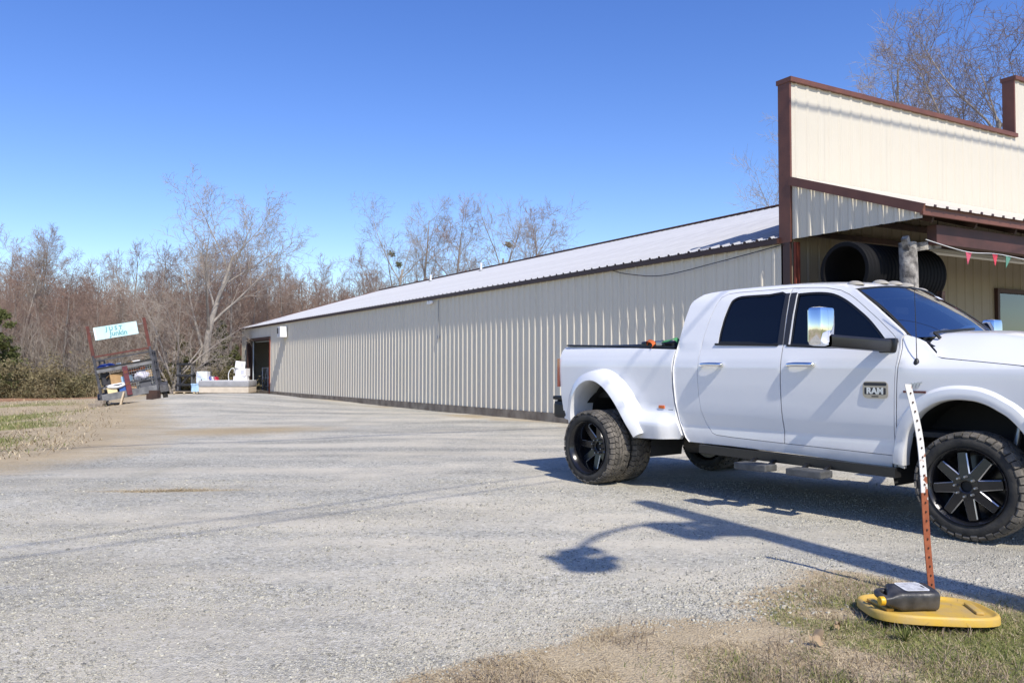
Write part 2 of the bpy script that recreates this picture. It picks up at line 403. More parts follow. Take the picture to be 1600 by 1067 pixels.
# ---- porch
PD, PZ0, PZ1 = 2.5, 4.70, 3.79
ps = (PZ0-PZ1)/PD
for k in range(3):
    q = MB(); wd = PD/3; P_ = prof(wd-.0015, 3 if k < 2 else 3, .034, .007)
    q.grid([[(-o, -(k*wd+a), z if z is not None else PZ0-.04-ps*(k*wd+a)) for a, o in P_] for z in (3.60-.0*k, None)], flip=True)
    q.build('gable_panel', M_panel, bld)
m = MB(); m.bar((-.045, -.0, PZ0-.06), (-.045, -PD-.05, PZ1-.06), .03, .15); m.build('rake_trim', M_trim, bld)
m = MB(); m.box((9.4, -PD-.02, PZ1-.08), (18.9, .05, .14)); m.build('fascia', M_trim, bld)
m = MB()
for t in (0, 1):
    pass
m.grid([[(x, -.03-PD*1.03*t, PZ0+.0-ps*PD*1.03*t+o) for x, o in prof(18.9, 62, .02, .003)] for t in (0, 1)]); m.build('porch_roof', M_panel, bld)
m = MB()
for x, o in [( (i+.5)*18.9/62, 0) for i in range(62)]: m.box((x, -PD*1.03-.035, PZ1-.012), (.05, .012, .035))
e = m.build('rib_closure', M_trimd, bld); e['kind'] = 'stuff'
m = MB(); m.box((9.75, -PD+.24, 3.42), (18.3, .16, .30)); m.build('porch_beam', mat('beam_brown', (.085, .032, .024), .6, var=(.06, .024, .018), scale=4), bld)
for i in range(9):
    m = MB(); x = .35+i*1.15; m.bar((x, -.06, PZ0-.22), (x, -PD+.05, PZ1-.15), .05, .15); m.build('rafter', M_woodd, bld)
m = MB(); m.bar((9.5, -.06, PZ0-.10), (9.5, -PD+.05, PZ1-.10), 18.6, .02); m.build('porch_ceiling', M_woodd, bld)
m = MB()
for z in (3.72, 4.05): m.box((9.5, -.10, z), (18.6, .09, .09))
m.build('ledger', M_woodd, bld)
# log post with knee braces
m = MB()
pts = [(.30, -2.06, -.05), (.29, -2.05, 1.0), (.31, -2.07, 2.0), (.30, -2.06, 2.9), (.29, -2.05, 3.3)]
m.tube(pts, [.15, .145, .14, .137, .135], 12)
M_log = mat('peeling_log', (.40, .37, .33), .9, var=(.09, .082, .075), scale=9, bump=.8, bscale=45)
lp = m.build('porch_post', M_log, bld, smooth=50)
m = MB(); m.bar((.34, -2.10, 3.22), (.85, -2.22, 3.30), .07, .13); m.bar((.28, -2.08, 3.12), (.12, -2.12, 3.36), .09, .12); m.build('knee_brace', M_log, lp)
# shop window in the porch wall
wd = None
m = MB()
x0, x1, z0, z1 = 6.30, 8.1, 2.0, 3.02
for c, d in (((x0+.04, -.03, (z0+z1)/2), (.08, .1, z1-z0)), ((x1-.04, -.03, (z0+z1)/2), (.08, .1, z1-z0)), (((x0+x1)/2, -.03, z1-.04), (x1-x0-.16, .1, .08)), (((x0+x1)/2, -.03, z0+.04), (x1-x0-.16, .1, .08))): m.box(c, d)
wfr = m.build('window', M_trimd, bld)
def glass(name, tint, refl=1.0):
    g = bpy.data.materials.new(name); g.use_nodes = True; t = g.node_tree; t.nodes.clear()
    o = t.nodes.new('ShaderNodeOutputMaterial'); mx = t.nodes.new('ShaderNodeMixShader'); tr = t.nodes.new('ShaderNodeBsdfTransparent'); gl = t.nodes.new('ShaderNodeBsdfGlossy'); fr = t.nodes.new('ShaderNodeFresnel')
    tr.inputs[0].default_value = (*tint, 1); gl.inputs['Roughness'].default_value = .02; fr.inputs[0].default_value = 1.5
    mul = t.nodes.new('ShaderNodeMath'); mul.operation = 'MULTIPLY'; mul.inputs[1].default_value = refl
    t.links.new(fr.outputs[0], mul.inputs[0]); t.links.new(mul.outputs[0], mx.inputs[0]); t.links.new(tr.outputs[0], mx.inputs[1]); t.links.new(gl.outputs[0], mx.inputs[2]); t.links.new(mx.outputs[0], o.inputs[0]); return g
M_glass = glass('window_glass', (.45, .5, .52), 2.6)
m = MB(); m.box(((x0+x1)/2, -.01, (z0+z1)/2), (x1-x0-.15, .008, z1-z0-.15)); m.build('pane', M_glass, wfr)
sg = thing('open_sign', 'red lettered sign with blue top standing inside the shop window', 'sign', (0, 0, 0)); sg.parent = None
Mx = Matrix.Translation(P0) @ Matrix.Rotation(BROT, 4, 'Z')
sg.matrix_world = Mx @ Matrix.Translation((6.95, .22, 2.02))
m = MB(); m.box((0, .03, .2), (.62, .04, .44)); m.m = 1; m.box((0, .005, .36), (.5, .02, .06)); m.build('board', [mat('sign_board', (.03, .03, .06), .5), mat('sign_blue', (.03, .05, .35), .5)], sg)
m_l = text_mesh('OPEN', .2, .004, .004); m_l.materials.append(mat('sign_red', (.65, .04, .02), .5))
link('lettering', m_l, sg, (0, -.002, .16), (R(90), 0, 0))

def on_b(p): return Mx @ Vector(p)
# small things fixed to the wall
t = thing('floodlight', 'small white twin floodlight high on the long ribbed wall', 'lamp'); t.matrix_world = Mx @ Matrix.Translation((-.035, 15.2, 3.46))
m = MB(); m.bbox((-.02, 0, 0), (.05, .22, .12), .01); m.build('housing', M_white, t)
for s in (-1, 1):
    m = MB(); m.lathe([(.0, -.05), (.06, -.05), (.065, 0), (.03, .02), (0, .02)], 12, 'x', (-.02, s*.14, -.0)); m.build('lamp_head', M_white, t, 40)
m = MB(); m.tube([(-.02, 0, 0), (-.02, -.3, .02)], .012, 6); m.build('conduit', M_white, t)
t = thing('wall_heater', 'white boxy vent unit on the long wall beside the big door', 'vent'); t.matrix_world = Mx @ Matrix.Translation((-.04, 33.5, 3.08))
m = MB(); m.bbox((-.19, 0, 0), (.36, .60, .56), .02); m.build('case', M_white, t)
for i in range(6):
    m = MB(); m.box((-.375, -.14, -.22+i*.075), (.012, .26, .03)); m.build('louvre', mat('louvre', (.5, .5, .5), .5) if i == 0 else bpy.data.materials['louvre'], t)
m = MB(); m.box((-.375, .17, .06), (.014, .2, .3)); m.build('grille', M_black, t)
t = thing('conduit', 'thin grey conduit running down the long wall below the floodlight', 'conduit'); t.matrix_world = Mx @ Matrix.Translation((-.045, 14.6, 0))
m = MB(); m.tube([(0, 0, 2.3), (0, 0, 3.5)], .012, 6); m.build('pipe', mat('conduit_grey', (.3, .3, .3), .5), t)
m = MB(); m.bbox((.0, 0, 2.28), (.03, .09, .12), .008); m.build('box', bpy.data.materials['conduit_grey'], t)
pts = catmull([(-.06, .12, 3.52), (-.10, 1.6, 3.38), (-.12, 3.3, 3.26), (-.10, 4.5, 3.40), (-.06, 5.2, 3.56)], 6)
m = MB(); m.tube([on_b(p) for p in pts], .009, 5); tag(m.build('cable', M_black), 'thin black cable sagging across the shaded top of the long wall', 'cable')
for yy, zz, h in ((32.8, 8.0, .42), (26.7, 8.0, .45)):
    m = MB(); m.tube([(zz, yy, HE+zz*SL-.1), (zz, yy, HE+zz*SL+h)], .06, 10); m.m = 1
    m.lathe([(.14, 0), (.065, .05)], 10, 'z', (zz, yy, HE+zz*SL+.03)); m.build('vent_pipe', [M_white, M_rub], bld, 40)
# strip light and pennants under the porch
t = thing('strip_light', 'long pale fluorescent strip light hanging under the porch roof', 'lamp'); t.matrix_world = Mx @ Matrix.Translation((2.5, -.9, 3.46))
m = MB(); m.bbox((1.9, 0, .03), (3.7, .16, .06), .015); m.build('housing', mat('old_white', (.42, .39, .32), .6), t)
m = MB()
for s in (-1, 1): m.tube([(.1, s*.04, -.02), (3.7, s*.04, -.02)], .02, 8)
m.build('tube', mat('tube', (.6, .58, .52), .4), t)
for x in (.4, 3.2):
    m = MB(); m.tube([(x, 0, .06), (x, 0, .75)], .008, 5); m.build('hanger', M_black, t)
t = thing('pennant_string', 'string of small coloured pennants hung below the porch beam', 'bunting'); t.matrix_world = Mx @ Matrix.Translation((.35, -2.42, 3.2))
sp_ = catmull([(0, .1, .12), (.9, 0, -.02), (1.8, 0, .0), (3.2, 0, -.05), (5.0, 0, .05), (7.5, 0, .1)], 8)
m = MB(); m.tube(sp_, .006, 5); m.build('cord', M_white, t)
for i, (x, c) in enumerate(((.98, (.55, .09, .14)), (1.72, (.60, .05, .08)), (2.12, (.10, .26, .19)), (2.72, (.65, .06, .16)), (3.4, (.15, .2, .5)), (4.1, (.6, .1, .12)), (4.9, (.5, .4, .1)))):
    z = float(np.interp(x, [p[0] for p in sp_], [p[2] for p in sp_])); dx = .05*math.sin(i*2.3)
    m = MB(); m.add([(x-.10, 0, z), (x+.10, .02, z), (x+dx, .03, z-.2), (x-.10, -.004, z), (x+.10, .016, z), (x+dx, .026, z-.2)], [(0, 1, 2), (5, 4, 3)]); m.build('pennant', mat('pennant', c, .7), t)
# corrugated pipes stacked on a rack beneath the porch
M_hdpe = mat('corrugated_hdpe', (.005, .005, .006), .75, spec=.2)
def hdpe():
    m = MB(); pr = []; L_ = 2.05; n = 22
    for i in range(n):
        a = i*L_/n; pr += [(.462, a), (.466, a+.012), (.475, a+.022), (.475, a+.070), (.466, a+.08)]
    pr += [(.425, L_)]
    pr = [(.40, L_), ] + [(.40, 0)][:0] + pr[::-1] + [(.40, 0), (.40, L_)]
    m.lathe(pr, 40, 'x'); return m.mesh('corrugated_pipe', M_hdpe, 40)
hp = hdpe()
for i, (z, lab) in enumerate(((2.90, 'big black corrugated pipe, topmost of the stack beneath the porch'), (1.95, 'big black corrugated pipe in the middle of the porch stack'), (1.0, 'big black corrugated pipe at the bottom of the porch stack'))):
    o = link('corrugated_pipe', hp); tag(o, lab, 'pipe', 'corrugated pipes stacked under the porch'); o.matrix_world = Mx @ Matrix.Translation((-.27+.04*i, -1.30, z))
t = thing('pipe_rack', 'timber rack holding the corrugated pipes', 'rack'); t.matrix_world = Mx @ Matrix.Translation((-.27, -1.3, 0))
for x in (.3, 1.75):
    for s in (-1, 1):
        m = MB(); m.box((x, s*.54, 1.3), (.09, .09, 2.6)); m.build('post', M_woodd, t)
    m = MB(); m.box((x, 0, .26), (.12, 1.0, .52)); m.build('block', M_woodd, t)

# ------------------------------------------------------------------ pickup truck (x forward, y left, z up; origin under the front axle)
def paint():
    m = bpy.data.materials.new('white_paint'); m.use_nodes = True; t = m.node_tree; b = t.nodes['Principled BSDF']
    b.inputs['Roughness'].default_value = .32; b.inputs['Coat Weight'].default_value = .8; b.inputs['Coat Roughness'].default_value = .04
    tc = t.nodes.new('ShaderNodeTexCoord'); sx_ = t.nodes.new('ShaderNodeSeparateXYZ'); t.links.new(tc.outputs['Object'], sx_.inputs[0])
    n = t.nodes.new('ShaderNodeTexNoise'); n.inputs['Scale'].default_value = 7; n.inputs['Detail'].default_value = 7; n.inputs['Roughness'].default_value = .65; t.links.new(tc.outputs['Object'], n.inputs['Vector'])
    r = t.nodes.new('ShaderNodeMapRange'); r.inputs[1].default_value = .78; r.inputs[2].default_value = .45; r.inputs[3].default_value = 0; r.inputs[4].default_value = .55; t.links.new(sx_.outputs[2], r.inputs[0])
    mu = t.nodes.new('ShaderNodeMath'); mu.operation = 'MULTIPLY'; t.links.new(r.outputs[0], mu.inputs[0]); t.links.new(n.outputs['Fac'], mu.inputs[1])
    mx = t.nodes.new('ShaderNodeMix'); mx.data_type = 'RGBA'; t.links.new(mu.outputs[0], mx.inputs[0]); mx.inputs[6].default_value = (.80, .80, .80, 1); mx.inputs[7].default_value = (.36, .30, .22, 1)
    t.links.new(mx.outputs[2], b.inputs['Base Color']); return m
M_paint = paint()
M_tint = mat('tinted_glass', (.004, .005, .007), .03, spec=.6)
M_ws = glass('windshield_glass', (.55, .60, .63), .6)
M_chrome = mat('chrome', (.85, .86, .88), .06, 1.0)
M_trimb = mat('black_trim', (.012, .012, .012), .5)
M_satin = mat('satin_black', (.015, .015, .016), .3, spec=.6)
M_under = mat('underbody', (.025, .024, .022), .8, var=(.06, .05, .04), scale=6)
M_tyre = mat('tyre_rubber', (.022, .021, .020), .82, var=(.055, .05, .042), scale=9, bump=.25, bscale=70)
M_tread = mat('dusty_tread', (.07, .064, .055), .9, var=(.17, .15, .125), scale=11, bump=.3, bscale=60)
M_rim = mat('rim_black', (.010, .010, .012), .22, spec=.6)
M_mill = mat('milled_alloy', (.62, .62, .63), .35, .9)
M_red = mat('red_lens', (.45, .012, .01), .15, coat=.6)
M_amber = mat('amber_lens', (.65, .13, .015), .2, coat=.5)
M_clear = mat('clear_lens', (.42, .38, .30), .2, coat=.6)
M_step = mat('step_grey', (.10, .10, .10), .6, var=(.065, .065, .063), scale=15)

TO = (4.406, 7.149, 0.0); TA = R(-52.95)
trk = thing('pickup_truck', 'white lifted four-door dual-rear-wheel pickup truck with black wheels parked on the gravel', 'pickup truck', TO, (0, 0, TA))

ZP = [.40, .48, .56, .64, .74, .86, .95, 1.15, 1.35, 1.43, 1.48, 1.56, 1.60, 1.85, 2.05, 2.12, 2.2]
YP = [.90, .93, .955, .962, .955, .985, .997, 1.01, 1.012, 1.0, .985, .96, .945, .87, .795, .75, .66]
def y_cab(x, z): return float(np.interp(z, ZP, YP))-.012*((x+1.6)/1.2)**2*(z < 1.6)
FZ = [.4, .56, .74, .95, 1.15, 1.28, 1.345, 1.37, 1.40, 1.44, 1.50, 1.58, 1.64]; FY = [.93, .95, .965, .985, 1.0, 1.002, .998, .985, .955, .915, .875, .85, .84]
def y_fen(x, z):
    a = float(np.interp(z, FZ, FY)); c = y_cab(-.6, z); t = float(sstep(-.62, -.30, x))
    return c*(1-t)+a*t-.10*max(0, x-.35)**2*1.2
BA = [(-4.53, 0.66), (-4.53, 0.78), (-4.51, 0.88), (-4.47, 0.99), (-4.39, 1.09), (-4.3, 1.15), (-4.19, 1.178), (-4.08, 1.165), (-3.96, 1.105), (-3.85, 1.01), (-3.76, 0.9), (-3.66, 0.75), (-3.58, 0.635), (-3.535, 0.56)]
BAD = np.array(catmull(BA, 6))
def y_bed0(x, z): return float(np.interp(z, [.5, .7, 1.0, 1.36, 1.42, 1.50, 1.55, 1.60, 1.63], [.93, .97, 1.0, 1.015, 1.01, .985, .965, .935, .90]))
def y_bed(x, z):
    y = y_bed0(x, z)
    b = max(0.0, .145*float(sstep(.895, .72, z))*float(.15+.85*sstep(-3.02, -3.2, x))*(x > -3.9))
    return y+b
def pip(poly, x, z):
    c = False; j = len(poly)-1
    for i in range(len(poly)):
        a, b = poly[i], poly[j]
        if (a[1] > z) != (b[1] > z) and x < (b[0]-a[0])*(z-a[1])/(b[1]-a[1])+a[0]: c = not c
        j = i
    return c
def resamp(poly, st):
    out = []
    for i in range(len(poly)):
        a, b = poly[i], poly[(i+1) % len(poly)]; d = math.hypot(b[0]-a[0], b[1]-a[1]); n = max(1, int(d/st))
        out += [(a[0]+(b[0]-a[0])*k/n, a[1]+(b[1]-a[1])*k/n) for k in range(n)]
    return out
def shrink(poly, d):
    n = len(poly); ar = sum(poly[i][0]*poly[(i+1) % n][1]-poly[(i+1) % n][0]*poly[i][1] for i in range(n)); sg_ = 1 if ar > 0 else -1
    out = []
    for i in range(n):
        a, p, b = poly[i-1], poly[i], poly[(i+1) % n]
        n1 = (-(p[1]-a[1]), p[0]-a[0]); n2 = (-(b[1]-p[1]), b[0]-p[0])
        l1 = math.hypot(*n1) or 1; l2 = math.hypot(*n2) or 1
        nx_, nz_ = n1[0]/l1+n2[0]/l2, n1[1]/l1+n2[1]/l2; l = math.hypot(nx_, nz_) or 1
        k = min(1.8, 2/l)
        out.append((p[0]+sg_*nx_/l*d*k*1.0, p[1]+sg_*nz_/l*d*k*1.0))
    return out
ZROWS = sorted(set([round(.5+.05*i, 3) for i in range(36)]+[.74, .86, 1.345, 1.37, 1.43, 1.48]))
def panel(outer, yf, holes=(), fl=.03, st=.05, off=0.0, flange=True):
    """right-hand side body panel: (x,z) outline mapped on the surface |y| = yf(x,z)"""
    loops = [resamp(outer, st)]+[resamp(h, st) for h in holes]
    pts = []; edges = []
    for lp_ in loops:
        o = len(pts); pts += lp_; edges += [(o+i, o+(i+1) % len(lp_)) for i in range(len(lp_))]
    nb = len(pts); B_ = np.array(pts)
    xs = [p[0] for p in outer]; zs = [p[1] for p in outer]
    for z in ZROWS:
        if not min(zs) < z < max(zs): continue
        for x in np.arange(min(xs), max(xs), st*1.3):
            if np.min(np.hypot(B_[:, 0]-x, B_[:, 1]-z)) < st*.35: continue
            if pip(outer, x, z) and not any(pip(h, x, z) for h in holes): pts.append((float(x), z))
    r = delaunay_2d_cdt([Vector(p) for p in pts], edges, [], 0, 1e-5)
    V2 = r[0]; q = MB(); fs = []
    for f in r[2]:
        cx = sum(V2[i].x for i in f)/len(f); cz = sum(V2[i].y for i in f)/len(f)
        if pip(outer, cx, cz) and not any(pip(h, cx, cz) for h in holes):
            ar = sum(V2[f[i]].x*V2[f[(i+1) % len(f)]].y-V2[f[(i+1) % len(f)]].x*V2[f[i]].y for i in range(len(f)))
            fs.append(tuple(f) if ar > 0 else tuple(f)[::-1])
    q.add([(v.x, -(yf(v.x, v.y)+off), v.y) for v in V2], fs)
    if flange:
        for li, lp_ in enumerate(loops):
            n = len(lp_); vs = [(x, -(yf(x, z)+off), z) for x, z in lp_]+[(x, -(yf(x, z)+off)+fl, z) for x, z in lp_]
            ar = sum(lp_[i][0]*lp_[(i+1) % n][1]-lp_[(i+1) % n][0]*lp_[i][1] for i in range(n)); s_ = (ar > 0) ^ (li > 0)
            q.add(vs, [((i, n+i, n+(i+1) % n, (i+1) % n) if s_ else (i, (i+1) % n, n+(i+1) % n, n+i)) for i in range(n)])
    return q

D_F = [(-1.711, .625), (-1.709, .80), (-1.715, .951), (-1.716, 1.20), (-1.714, 1.44), (-1.716, 1.532), (-1.722, 1.812), (-1.750, 2.134), (-1.565, 2.125), (-1.38, 2.111), (-1.212, 2.073), (-1.12, 2.03), (-1.039, 1.977), (-.92, 1.885), (-.798, 1.786), (-.70, 1.70), (-.631, 1.638), (-.585, 1.578), (-.568, 1.53), (-.572, 1.452), (-.583, 1.37), (-.594, 1.217), (-.61, .917), (-.635, .603), (-1.125, .614)]
D_R = [(-1.750, 2.134), (-1.722, 1.812), (-1.716, 1.532), (-1.714, 1.44), (-1.716, 1.20), (-1.715, .951), (-1.709, .80), (-1.711, .625), (-2.332, .640), (-2.53, .650), (-2.586, .668), (-2.657, .75), (-2.709, .89), (-2.733, 1.07), (-2.739, 1.265), (-2.736, 1.48), (-2.714, 1.684), (-2.675, 1.888), (-2.635, 2.03), (-2.595, 2.095), (-2.52, 2.128), (-2.40, 2.136)]
W_F = catmull([(-1.668, 2.072), (-1.52, 2.074), (-1.387, 2.066), (-1.27, 2.042), (-1.148, 1.985), (-1.02, 1.90), (-.885, 1.795), (-.78, 1.69), (-.690, 1.590), (-.640, 1.53), (-.655, 1.50), (-.70, 1.492), (-1.1, 1.525), (-1.646, 1.565)], 3)
W_R = catmull([(-2.510, 1.600), (-2.512, 1.70), (-2.497, 1.849), (-2.47, 1.985), (-2.44, 2.05), (-2.38, 2.084), (-2.275, 2.092), (-2.0, 2.088), (-1.800, 2.080), (-1.776, 1.80), (-1.775, 1.575), (-2.1, 1.588)], 3)
def pair(build, name, mats, parent=trk, smooth=40, **k):
    """right part and its mirrored twin on the left"""
    a = build.build(name, mats, parent, smooth); b = build.mirror_y().build(name, mats, parent, smooth); return a, b
for nm, D, W_ in (('door', D_F, W_F), ('door', D_R, W_R)):
    q = panel(shrink(D, .0055), y_cab, [W_], .035)
    ds = pair(q, 'door', [M_paint])
    g = panel(W_, lambda x, z: y_cab(x, z)-.012, (), .0, .12, flange=False)
    tr_ = MB(); lp_ = resamp(W_, .05); n = len(lp_)
    io = shrink(lp_, .022)
    tr_.add([(x, -(y_cab(x, z)-.006), z) for x, z in lp_]+[(x, -(y_cab(x, z)-.006), z) for x, z in io], [(i, (i+1) % n, n+(i+1) % n, n+i) for i in range(n)])
    # belt moulding under the glass
    zb = [p for p in W_ if p[1] < 1.62]; xa, xb = min(p[0] for p in zb)-.03, max(p[0] for p in zb)
    bl = [(x, -(y_cab(x, 1.57)+.004), float(np.interp(x, [-2.55, -1.7, -.65], [1.593, 1.566, 1.497]))) for x in np.linspace(xa, xb, 8)]
    tr_.tube(bl, .011, 6)
    hx = -1.495 if D is D_F else -2.54
    h = MB()
    hp_ = catmull([(hx-.135, -1.0, 1.375), (hx-.12, -1.035, 1.378), (hx-.05, -1.048, 1.382), (hx+.05, -1.048, 1.382), (hx+.12, -1.035, 1.380), (hx+.135, -1.0, 1.378)], 4)
    h.tube(hp_, [.018]+[.023]*(len(hp_)-2)+[.018], 10)
    h.tube([(hx+.14, -1.012, 1.379), (hx+.14, -1.03, 1.379)], .020, 10)
    hs = MB(); hs.lathe([(.0, -1.009), (.075, -1.012), (.085, -1.016)], 20, 'y', (hx, 0, 1.375))
    for d_, sgn in zip(ds, (1, -1)):
        P_ = lambda mb: mb if sgn == 1 else mb.mirror_y()
        P_(g).build('glass', M_tint, d_, 60); P_(tr_).build('window_trim', M_trimb, d_, 40)
        P_(h).build('handle', M_chrome, d_, 50)
# black pillar strips between the doors
q = MB()
for (a0, a1, b0, b1) in ((-1.712, -1.66, -1.738, -1.672), (-1.782, -1.720, -1.80, -1.752)):
    q.grid([[(x0_+(x1_-x0_)*s_, -(y_cab(x0_, z)+.005), z) for s_ in (0, 1)] for z, x0_, x1_ in [(1.572+.51*k/14, a0+(b0-a0)*k/14, a1+(b1-a1)*k/14) for k in range(15)]], flip=True)
pair(q, 'pillar_cover', [mat('pillar_black', (.03, .03, .032), .35)])
# cab side: pillars, roof rail, rocker, rear corner
ZS = lambda x: float(np.interp(x, [-3.0, -2.95, -2.88, -2.75, -2.5, -2.2, -1.75, -1.5, -1.25, -1.08], [2.05, 2.10, 2.14, 2.162, 2.172, 2.174, 2.168, 2.152, 2.124, 2.075]))
top = [(x, ZS(x)) for x in np.linspace(-2.97, -1.085, 20)]
rearc = [(-3.0, 2.02), (-3.02, 1.883), (-3.045, 1.65), (-3.062, 1.483), (-3.072, 1.315), (-3.064, 1.17), (-3.05, .976), (-3.02, .76), (-2.944, .60), (-2.90, .554)]
cs = top+[(-.96, 1.98), (-.85, 1.898), (-.70, 1.775), (-.571, 1.668), (-.545, 1.64), (-.562, 1.60), (-.556, 1.53), (-.560, 1.452), (-.571, 1.37), (-.582, 1.217), (-.598, .917), (-.622, .60), (-.625, .505), (-1.02, .515), (-1.76, .540), (-2.34, .552), (-2.90, .554)]+rearc[::-1][1:]
q = panel(cs, y_cab, [D_F, D_R], .05)
pair(q, 'cab_side', [M_paint])
# roof
q = MB(); rows = []
for x in np.concatenate([[-2.985, -2.95, -2.9], np.linspace(-2.8, -1.08, 15)]):
    zs_ = ZS(x); yh = y_cab(-1.6, zs_)-.0; row = []
    for u in np.linspace(-1, 1, 25):
        cr = .052 if x > -2.9 else .03
        xx = x+.085*(1-u*u)*float(sstep(-1.7, -1.08, x))
        row.append((xx, yh*u, zs_+cr*(1-abs(u)**2.4)))
    rows.append(row)
q.grid(rows, flip=True); q.build('roof', M_paint, trk, 40)
# windshield, cowl, hood
def ws(u, v):
    yb, yt = .885, .735
    x = (-.505+.16*(1-u*u))*(1-v)+(-1.072+.088*(1-u*u))*v; y = u*(yb*(1-v)+yt*v); z = (1.612+.02*(1-u*u))*(1-v)+(2.068+.052*(1-abs(u)**2.4))*v
    bulge = .028*math.sin(math.pi*v); return (x+bulge*.7, y, z+bulge*.7)
q = MB(); q.grid([[ws(u, v) for u in np.linspace(-1, 1, 25)] for v in np.linspace(0, 1, 13)], flip=True); wsh = q.build('windshield', M_ws, trk, 60)
q = MB()
for u in (-1, 1): q.tube([ws(u, v) for v in np.linspace(0, 1, 12)], .011, 6)
q.tube([ws(u, 1) for u in np.linspace(-1, 1, 16)], .010, 6); q.build('glass_seal', M_trimb, wsh, 50)
q = MB(); q.add([tuple(c) for c in (Vector(ws(.28, .80))+Vector((.01, 0, .01)), Vector(ws(.42, .80))+Vector((.01, 0, .01)), Vector(ws(.42, .73))+Vector((.01, 0, .01)), Vector(ws(.28, .73))+Vector((.01, 0, .01)))], [(0, 1, 2, 3)]); q.build('sticker', mat('sticker', (.6, .63, .7), .5), wsh)
q = MB(); q.grid([[(ws(u, 0)[0]-.05+.16*s_, ws(u, 0)[1]*1.0, ws(u, 0)[2]-.03-.05*s_) for u in np.linspace(-.90, .90, 15)] for s_ in (0, 1)], flip=True)
q.build('cowl', M_trimb, trk, 40)
for u0, u1 in ((-.75, -.05), (.1, .75)):
    q = MB(); a = [Vector(ws(u, .03+.06*abs((u-u0)/(u1-u0))))+Vector((.03, 0, .02)) for u in np.linspace(u0, u1, 8)]; q.tube(a, .012, 5); q.tube([a[0], a[0]+Vector((.05, 0, -.05))], .015, 6); q.build('wiper', M_trimb, trk)
HSE = [(-.43, 1.60), (-.40, 1.578), (-.36, 1.53), (-.315, 1.486), (-.28, 1.455), (-.235, 1.438), (.0, 1.415), (.37, 1.378), (.70, 1.33), (.92, 1.27)]
def hood_pt(i, u):
    x, z = HSE[i]; yb = y_fen(x, z)-.004
    xr = -.43; t = abs(u)
    zc = float(np.interp(x, [-.43, .0, .5, .92], [1.685, 1.672, 1.60, 1.44]))
    e = 1-t**3.2; ridge = .018*math.exp(-((t-.62)/.12)**2)
    xx = x+(.06*(1-t*t) if i > 5 else 0)
    return (xx, yb*u, z+(zc-z)*e+ridge*e)
q = MB(); rows = []
HX = np.linspace(-.30, .92, 22)
for x in HX:
    z = float(np.interp(x, [p[0] for p in HSE[4:]], [p[1] for p in HSE[4:]])); row = []
    for u in np.linspace(-1, 1, 41):
        t = abs(u); yb = y_fen(x, z)-.006
        # the rear corner of the hood is cut on a slant
        zc = float(np.interp(x, [-.43, .0, .5, .92], [1.69, 1.675, 1.60, 1.43])); e = 1-t**3.0; ridge = .016*math.exp(-((t-.60)/.11)**2)
        xx = x+(-.125*sstep(.97, .80, t)-.02*(1-t))*float(sstep(.1, -.3, x))
        row.append((float(xx), yb*u*(1-.0), z+(zc-z)*e+ridge*e))
    rows.append(row)
q.grid(rows, flip=True)
q.grid([[(p[0], p[1], p[2]) for p in rows[0]], [(p[0]+.02, p[1], p[2]-.05) for p in rows[0]]])
q.build('hood', M_paint, trk, 45)
# front fender
fen = [(-.613, .515), (-.56, .50), (-.548, .571), (-.525, .70), (-.496, .801), (-.45, .89), (-.388, .973), (-.315, 1.03), (-.237, 1.072), (-.15, 1.096), (-.067, 1.104), (.02, 1.10), (.083, 1.090), (.16, 1.062), (.224, 1.026), (.29, .985), (.345, .93), (.40, .86), (.44, .79), (.60, .79), (.80, .85), (.86, 1.10), (.86, 1.26), (.37, 1.372), (.0, 1.409), (-.24, 1.432), (-.285, 1.450), (-.322, 1.482), (-.365, 1.525), (-.405, 1.572), (-.45, 1.600), (-.52, 1.63), (-.537, 1.635), (-.552, 1.60), (-.546, 1.53), (-.550, 1.452), (-.561, 1.37), (-.572, 1.217), (-.588, .917), (-.611, .60)]
pair(panel(fen, y_fen, (), .04, .045), 'fender', [M_paint])
def flare(path, yf, wid, out, inn=.07, k1=.96, k2=.80, k3=.45):
    """wheel-arch flare swept along the opening edge"""
    P_ = catmull(path, 4); k = len(P_); rows = []
    for i, (x, z) in enumerate(P_):
        a, b = P_[max(i-1, 0)], P_[min(i+1, k-1)]; tx, tz = b[0]-a[0], b[1]-a[1]; l = math.hypot(tx, tz); nx_, nz_ = tz/l, -tx/l
        row = []
        for d, o in ((-.004, -inn), (-.004, out*.5), (.004, out*.85), (.018, out), (wid*.45, out*k1), (wid*.74, out*k2), (wid*.86, out*k3), (wid, -.004)):
            X, Z = x+nx_*d, z+nz_*d; row.append((X, -(yf(X, Z)+o), Z))
        rows.append(row)
    q = MB(); q.grid(rows, flip=True); return q
FA = [(-.548, .53), (-.53, .66), (-.496, .801), (-.45, .89), (-.388, .973), (-.315, 1.03), (-.237, 1.072), (-.15, 1.096), (-.067, 1.104), (.02, 1.10), (.083, 1.090), (.16, 1.062), (.224, 1.026), (.29, .985), (.345, .93), (.40, .86), (.43, .80)]
pair(flare(FA[::-1], y_fen, .115, .042), 'fender_flare', [M_paint], smooth=30)
